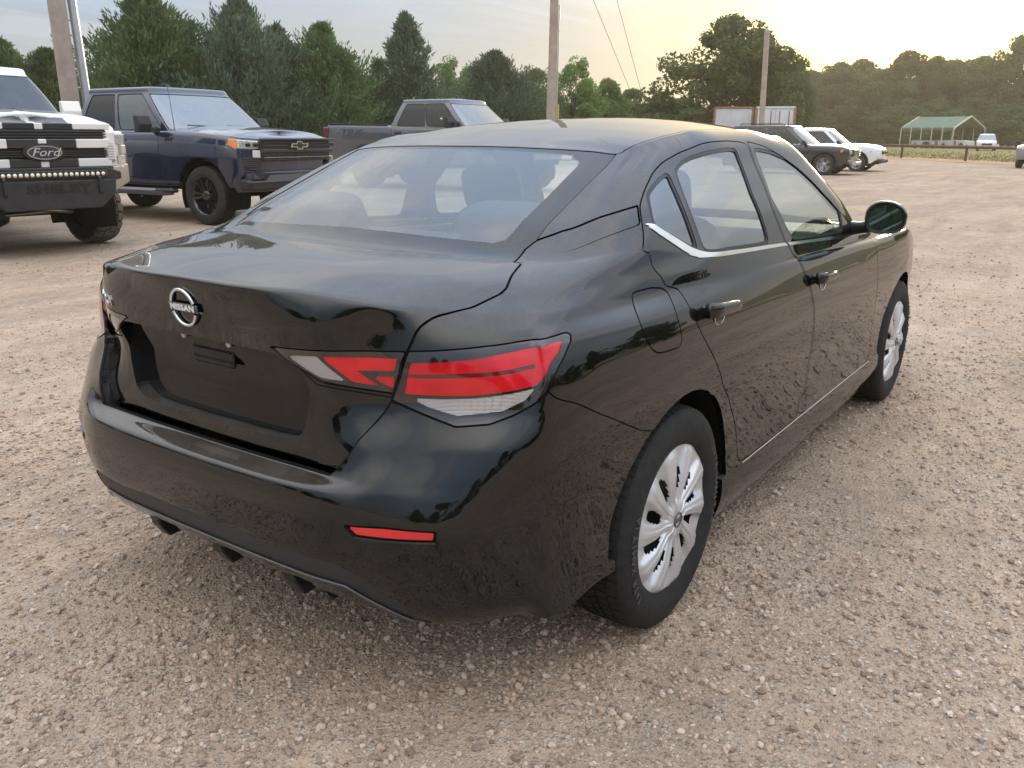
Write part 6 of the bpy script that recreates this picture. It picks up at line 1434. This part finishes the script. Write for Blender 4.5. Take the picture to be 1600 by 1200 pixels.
def cedar_meshes(seed, H=6., Wd=2.2, sparse=0.):
    """juniper: upswept branches carrying many narrow sprays; returns trunk, crown meshes"""
    rs = np.random.RandomState(seed); tb = MB()
    lean = rs.randn(2)*.03
    tb.tube([(lean[0]*z*H, lean[1]*z*H, z*H*.97) for z in np.linspace(-.02, 1, 8)], [.16*(1-.93*z) for z in np.linspace(0, 1, 8)], 8)
    nb = int(520*(1-.35*sparse)); V = []; 
    lob = [(rs.rand()*6.28, rs.rand(), .55+.6*rs.rand()) for _ in range(14)]
    for k in range(nb):
        h = .04+.95*(k/nb)**.88; a = rs.rand()*2*math.pi
        prof = np.interp(h, [0, .10, .25, .5, .75, .92, 1.], [.84, 1.0, .93, .64, .35, .14, .03])*Wd
        lump = 1.
        for la, lh, ls in lob: lump += .55*(ls-.75)*math.exp(-((h-lh)/.10)**2-(((a-la+math.pi) % (2*math.pi)-math.pi)/.7)**2)*2.2
        Lb = prof*max(lump, .45)*(.62+.50*rs.rand()+(.35 if rs.rand() < .08 else 0)); rise = (.30+.45*h+.25*rs.rand())*Lb
        p0 = np.array([lean[0]*h*H, lean[1]*h*H, h*H*.93]); d = np.array([math.cos(a)*Lb, math.sin(a)*Lb, rise])
        if k % 6 == 0 and Lb > .5: tb.tube([p0, p0+d*.5+np.array([0, 0, -.04*Lb]), p0+d*.9], [.028, .018, .008], 5)
        m = int(20+42*Lb*(1-.3*sparse)); t = .16+.86*np.sqrt(rs.rand(m)); P = p0+d*t[:, None]+rs.randn(m, 3)*(.055+.085*Lb*(1-.4*t))[:, None]*np.array([1, 1, .8])
        P[:, 2] += .10*Lb*t*t
        dirn = d/np.linalg.norm(d)*.8+np.array([0, 0, .65])+rs.randn(m, 3)*.45; dirn /= np.linalg.norm(dirn, axis=1, keepdims=True)
        sd = np.cross(dirn, rs.randn(m, 3)); sd /= np.linalg.norm(sd, axis=1, keepdims=True)
        ln = (.12+.17*rs.rand(m))[:, None]; wd = (.020+.022*rs.rand(m))[:, None]
        V.append(np.stack([P-sd*wd*.5, P+dirn*ln*.45-sd*wd, P+dirn*ln, P+dirn*ln*.45+sd*wd], 1))
    V = np.concatenate(V); n = len(V); Q = np.arange(4*n).reshape(-1, 4)
    return tb, tri_mesh('crown', V.reshape(-1, 3), Q)
def broad_meshes(seed, H=7., Wd=3.2, leaf=.11, nc=70, per=240, low=.12):
    rs = np.random.RandomState(seed); tb = MB(); cs = []
    tb.tube([(rs.randn()*.06*k, rs.randn()*.06*k, H*.62*k/5-.1*(k == 0)) for k in range(6)], [.20*(1-.13*k) for k in range(6)], 8)
    for k in range(nc):
        a = rs.rand()*6.28; h = low+(1-low)*rs.rand(); rr = np.interp(h, [0, .2, .45, .7, .9, 1.], [.62, .95, 1.0, .86, .52, .12])*Wd*(.45+.62*rs.rand()**.6)*(.82+.3*math.sin(3*a+seed))
        cs.append((np.array([rr*math.cos(a), rr*math.sin(a), h*H*.95]), (.42+.38*rs.rand())*H/7))
    V = []
    for c, r in cs:
        if rs.rand() < .45: tb.tube([(c[0]*.08, c[1]*.08, min(H*.5, c[2]*.55)), (c[0]*.55, c[1]*.55, c[2]*.8), tuple(c)], [.06, .035, .012], 5)
        u = rs.randn(per, 3); u /= np.linalg.norm(u, axis=1, keepdims=True); P = c+u*(r*(.55+.5*rs.rand(per)**.5))[:, None]*np.array([1.15, 1.15, .72])
        nn = u*.6+rs.randn(per, 3)*.6+np.array([0, 0, .4]); nn /= np.linalg.norm(nn, axis=1, keepdims=True)
        e = np.cross(nn, rs.randn(per, 3)); e /= np.linalg.norm(e, axis=1, keepdims=True); g = np.cross(nn, e); s = (leaf*(.6+.8*rs.rand(per)))[:, None]
        V.append(np.stack([P-e*s, P-g*s*.5, P+e*s, P+g*s*.5], 1))
    V = np.concatenate(V); n = len(V)
    return tb, tri_mesh('crown', V.reshape(-1, 3), np.arange(4*n).reshape(-1, 4))
PROTO = {}
def proto(kind, i):
    if (kind, i) in PROTO: return PROTO[(kind, i)]
    if kind == 'cedar': tb, cm = cedar_meshes(11+i, 6., 2.15+.25*(i % 2), 0.); H, Wd = 6., 2.2
    elif kind == 'spire': tb, cm = cedar_meshes(31+i, 6., 1.5, 1.); H, Wd = 6., 1.5
    elif kind == 'broad': tb, cm = broad_meshes(51+i, 7., 3.0, .11, 75, 230); H, Wd = 7., 3.0
    else: tb, cm = broad_meshes(71+i, 10., 5.2, .16, 120, 250, .06); H, Wd = 10., 5.2
    t = tb.build('trunk', BARK); tm = t.data; bpy.data.objects.remove(t)
    PROTO[(kind, i)] = (tm, cm, H, Wd); return PROTO[(kind, i)]
def tree(kind, i, loc, H, Wd, label, group, foliage, rz=0., name=None):
    tm, cm, H0, W0 = proto(kind, i); root = empty(name or {'cedar': 'cedar_tree', 'spire': 'cedar_tree', 'broad': 'leafy_tree', 'oak': 'oak_tree'}[kind], loc, rz, label, 'tree', group)
    root.scale = (Wd/W0, Wd/W0, H/H0)
    obj('trunk', tm, root); c = bpy.data.objects.new('crown', cm); COL.objects.link(c); c.parent = root
    if not cm.materials: cm.materials.append(foliage)
    c.material_slots[0].link = 'OBJECT'; c.material_slots[0].material = foliage
    return root
def tpx(kind, i, px, top, wpx, d, label, group, fol, rz=0.):
    """tree at pixel column px, distance d, with its crown top at pixel row top and width wpx"""
    p = far(px, d); r = ray(px, 205); dep = d*(Vector((r.x, r.y, 0)).normalized().dot(Vector((fw.x, fw.y, 0)).normalized()))
    H = 1.37+(208.5+.004*px-top)/CAM_F*dep*1.0/math.cos(0.0)*1.02; Wd = wpx/2/CAM_F*dep
    return tree(kind, i, p, H, Wd, label, group, fol, rz)
def build_trees():
    g1 = 'cedars behind the parked pickups'; g2 = 'leafy trees beyond the lot'; g3 = 'wood along the far side of the lot'
    L = [('cedar', 0, 15, 72, 120, 40, 'cedar at the edge of the row, half hidden by the white pickup', CEDAR),
     ('cedar', 1, 85, 84, 130, 39, 'low cedar standing behind the leaning wooden pole', CEDAR),
     ('cedar', 2, 240, -2, 210, 34, 'tall broad cedar rising highest, straight behind the blue pickup cab', CEDAR),
     ('cedar', 1, 318, 85, 110, 33, 'short round cedar between the tall cedars behind the blue pickup', CEDAR),
     ('cedar', 3, 378, 14, 150, 34, 'pointed cedar with drooping side tip behind the blue pickup hood', CEDARB),
     ('cedar', 0, 436, 52, 130, 35, 'grey-green cedar right behind the blue pickup grille', CEDARB),
     ('cedar', 2, 512, 50, 165, 36, 'dense dark cedar filling the gap between the blue and grey pickups', CEDAR),
     ('cedar', 1, 560, 120, 90, 37, 'small cedar at the foot of the dense one, over the grey pickup bed', CEDAR),
     ('spire', 0, 642, 34, 120, 38, 'slender open cedar spire above the grey pickup cab', CEDARB),
     ('spire', 1, 596, 98, 80, 37, 'small ragged cedar beside the slender spire', CEDARB),
     ('cedar', 3, 772, 88, 130, 42, 'compact conical cedar behind the grey pickup windshield', CEDARB),
     ('cedar', 0, 700, 150, 150, 40, 'low spreading cedar behind the grey pickup roof', CEDAR)]
    for k, (kd, i, px, tp, w, d, lab, fo) in enumerate(L): tpx(kd, i, px, tp, w, d, lab, g1, fo, k*1.3)
    L = [('broad', 0, 700, 103, 90, 48, 'light green leafy tree between the spire and the conical cedar', DECID), ('broad', 1, 738, 115, 80, 52, 'leafy tree peeping past the conical cedar', DECID),
     ('broad', 2, 835, 118, 90, 50, 'leafy tree just in front of the tall grey pole', DECID), ('broad', 0, 897, 104, 105, 52, 'bright leafy tree with two rounded tops beside the tall grey pole', DECID),
     ('broad', 1, 950, 132, 80, 58, 'lower leafy tree sloping down from the bright one', DECID), ('broad', 2, 985, 146, 80, 66, 'small leafy tree under the guy wires', DECID), ('broad', 0, 1032, 148, 70, 70, 'small leafy tree at the yellow guy guard', DECID),
     ('broad', 1, 918, 165, 70, 45, 'low bush showing yellow-green over the sedan roof', DECID)]
    for k, (kd, i, px, tp, w, d, lab, fo) in enumerate(L): tpx(kd, i, px, tp, w, d, lab, g2, fo, k*1.9)
    tpx('oak', 0, 1128, 50, 215, 66, 'large dark oak standing over the white trailers', g2, OAK, .4); tpx('oak', 1, 1178, 72, 130, 68, 'dark oak leaning out behind the short wooden pole', g2, OAK, 2.4)
    tpx('cedar', 2, 1243, 103, 60, 74, 'narrow cedar tip just past the short wooden pole', g2, CEDAR, .4)
    rs = random.Random(4); xs = [1225, 1262, 1300, 1340, 1376, 1412, 1448, 1482, 1515, 1548, 1592, 1640, 1700]; tops = [118, 122, 112, 108, 120, 96, 104, 108, 104, 110, 66, 72, 90]
    labs = 'tree in the hazy wood behind the fence and the carport'
    for k, (x, tp) in enumerate(zip(xs, tops)): tpx('oak', k % 3, x, tp, 105+rs.random()*30, 142+rs.random()*10, labs, g3, OAK, k*1.1)
    for k in range(16): tpx('broad', k % 3, 1205+k*28, 158+rs.random()*22, 90, 134+rs.random()*5, 'low undergrowth tree at the foot of the hazy wood', g3, OAK, k*.7)
    for k in range(12): tpx('broad', k % 3, 690+k*34, 158+rs.random()*14, 95, 78+rs.random()*9, 'undergrowth tree filling the low ground behind the sedan roof', g2, OAK if k % 2 else DECID, k*.9)
    for k in range(15): tpx('cedar', k % 4, -30+k*52, 148+rs.random()*18, 110, 44+rs.random()*4, 'cedar of the second row, filling the gaps between the front cedars', g1, CEDAR, k*.8)
    # the lot's other sides (seen only as reflections)
    for k in range(20):
        a = R_([-168+k*10.5, 112+(k-14)*12][k > 13]); dd = 32+rs.random()*8
        tree('broad' if k % 3 else 'cedar', k % 3, (1+dd*math.cos(a), dd*math.sin(a)-2, 0), 4.5+rs.random()*2.5, 3+rs.random(), 'tree across the lot, seen only mirrored in the sedan paint', 'trees around the rest of the lot', OAK if k % 3 else CEDAR, k*1.7)
    # the rows run on past the frame on both sides
    for k in range(12): tpx('cedar', k % 4, -110-k*75, 60+rs.random()*50, 150, 40+rs.random()*4, 'cedar further along the row, beyond the white pickup', g1, CEDAR if k % 3 else CEDARB, k*.9)
    for k in range(9): tpx('oak', k % 3, 1740+k*60, 85+rs.random()*30, 130, 140+rs.random()*8, 'tree of the hazy wood running on past the end of the fence', g3, OAK, k*1.3)
    # distant hill
    V = []; F = []; n = 60
    for k in range(n+1):
        a = R_(-60+190*k/n); d = 330; h = 15+3*math.sin(k*.35)+1.5*math.sin(k*.9)
        V += [(CAM_P.x+d*math.cos(a), CAM_P.y+d*math.sin(a), -2), (CAM_P.x+(d+60)*math.cos(a), CAM_P.y+(d+60)*math.sin(a), h), (CAM_P.x+(d+120)*math.cos(a), CAM_P.y+(d+120)*math.sin(a), -2)]
    for k in range(n):
        for j in range(2): F.append((k*3+j, k*3+3+j, k*3+4+j, k*3+1+j))
    me = bpy.data.meshes.new('hill'); me.from_pydata(V, [], F); o = obj('hill', me, None, mat('hill_wood', (.055, .075, .045), .95, var=.3, vscale=.05)); tag(o, 'low wooded hill on the horizon', 'hill', None, 'structure')
build_trees()

# ================================================================ evening haze
def build_haze():
    b = MB(); b.box((120, 100, 12), (960, 960, 27)); m = bpy.data.materials.new('haze'); m.use_nodes = True; t = m.node_tree; t.nodes.clear()
    v = t.nodes.new('ShaderNodeVolumePrincipled'); v.inputs['Color'].default_value = (.95, .83, .58, 1); v.inputs['Density'].default_value = .0009; v.inputs['Anisotropy'].default_value = .4
    o = t.nodes.new('ShaderNodeOutputMaterial'); wire(t, (v.outputs[0], o.inputs['Volume']))
    h = b.build('haze', m); tag(h, 'thin warm evening haze over the lot', 'haze', None, 'stuff')
build_haze()
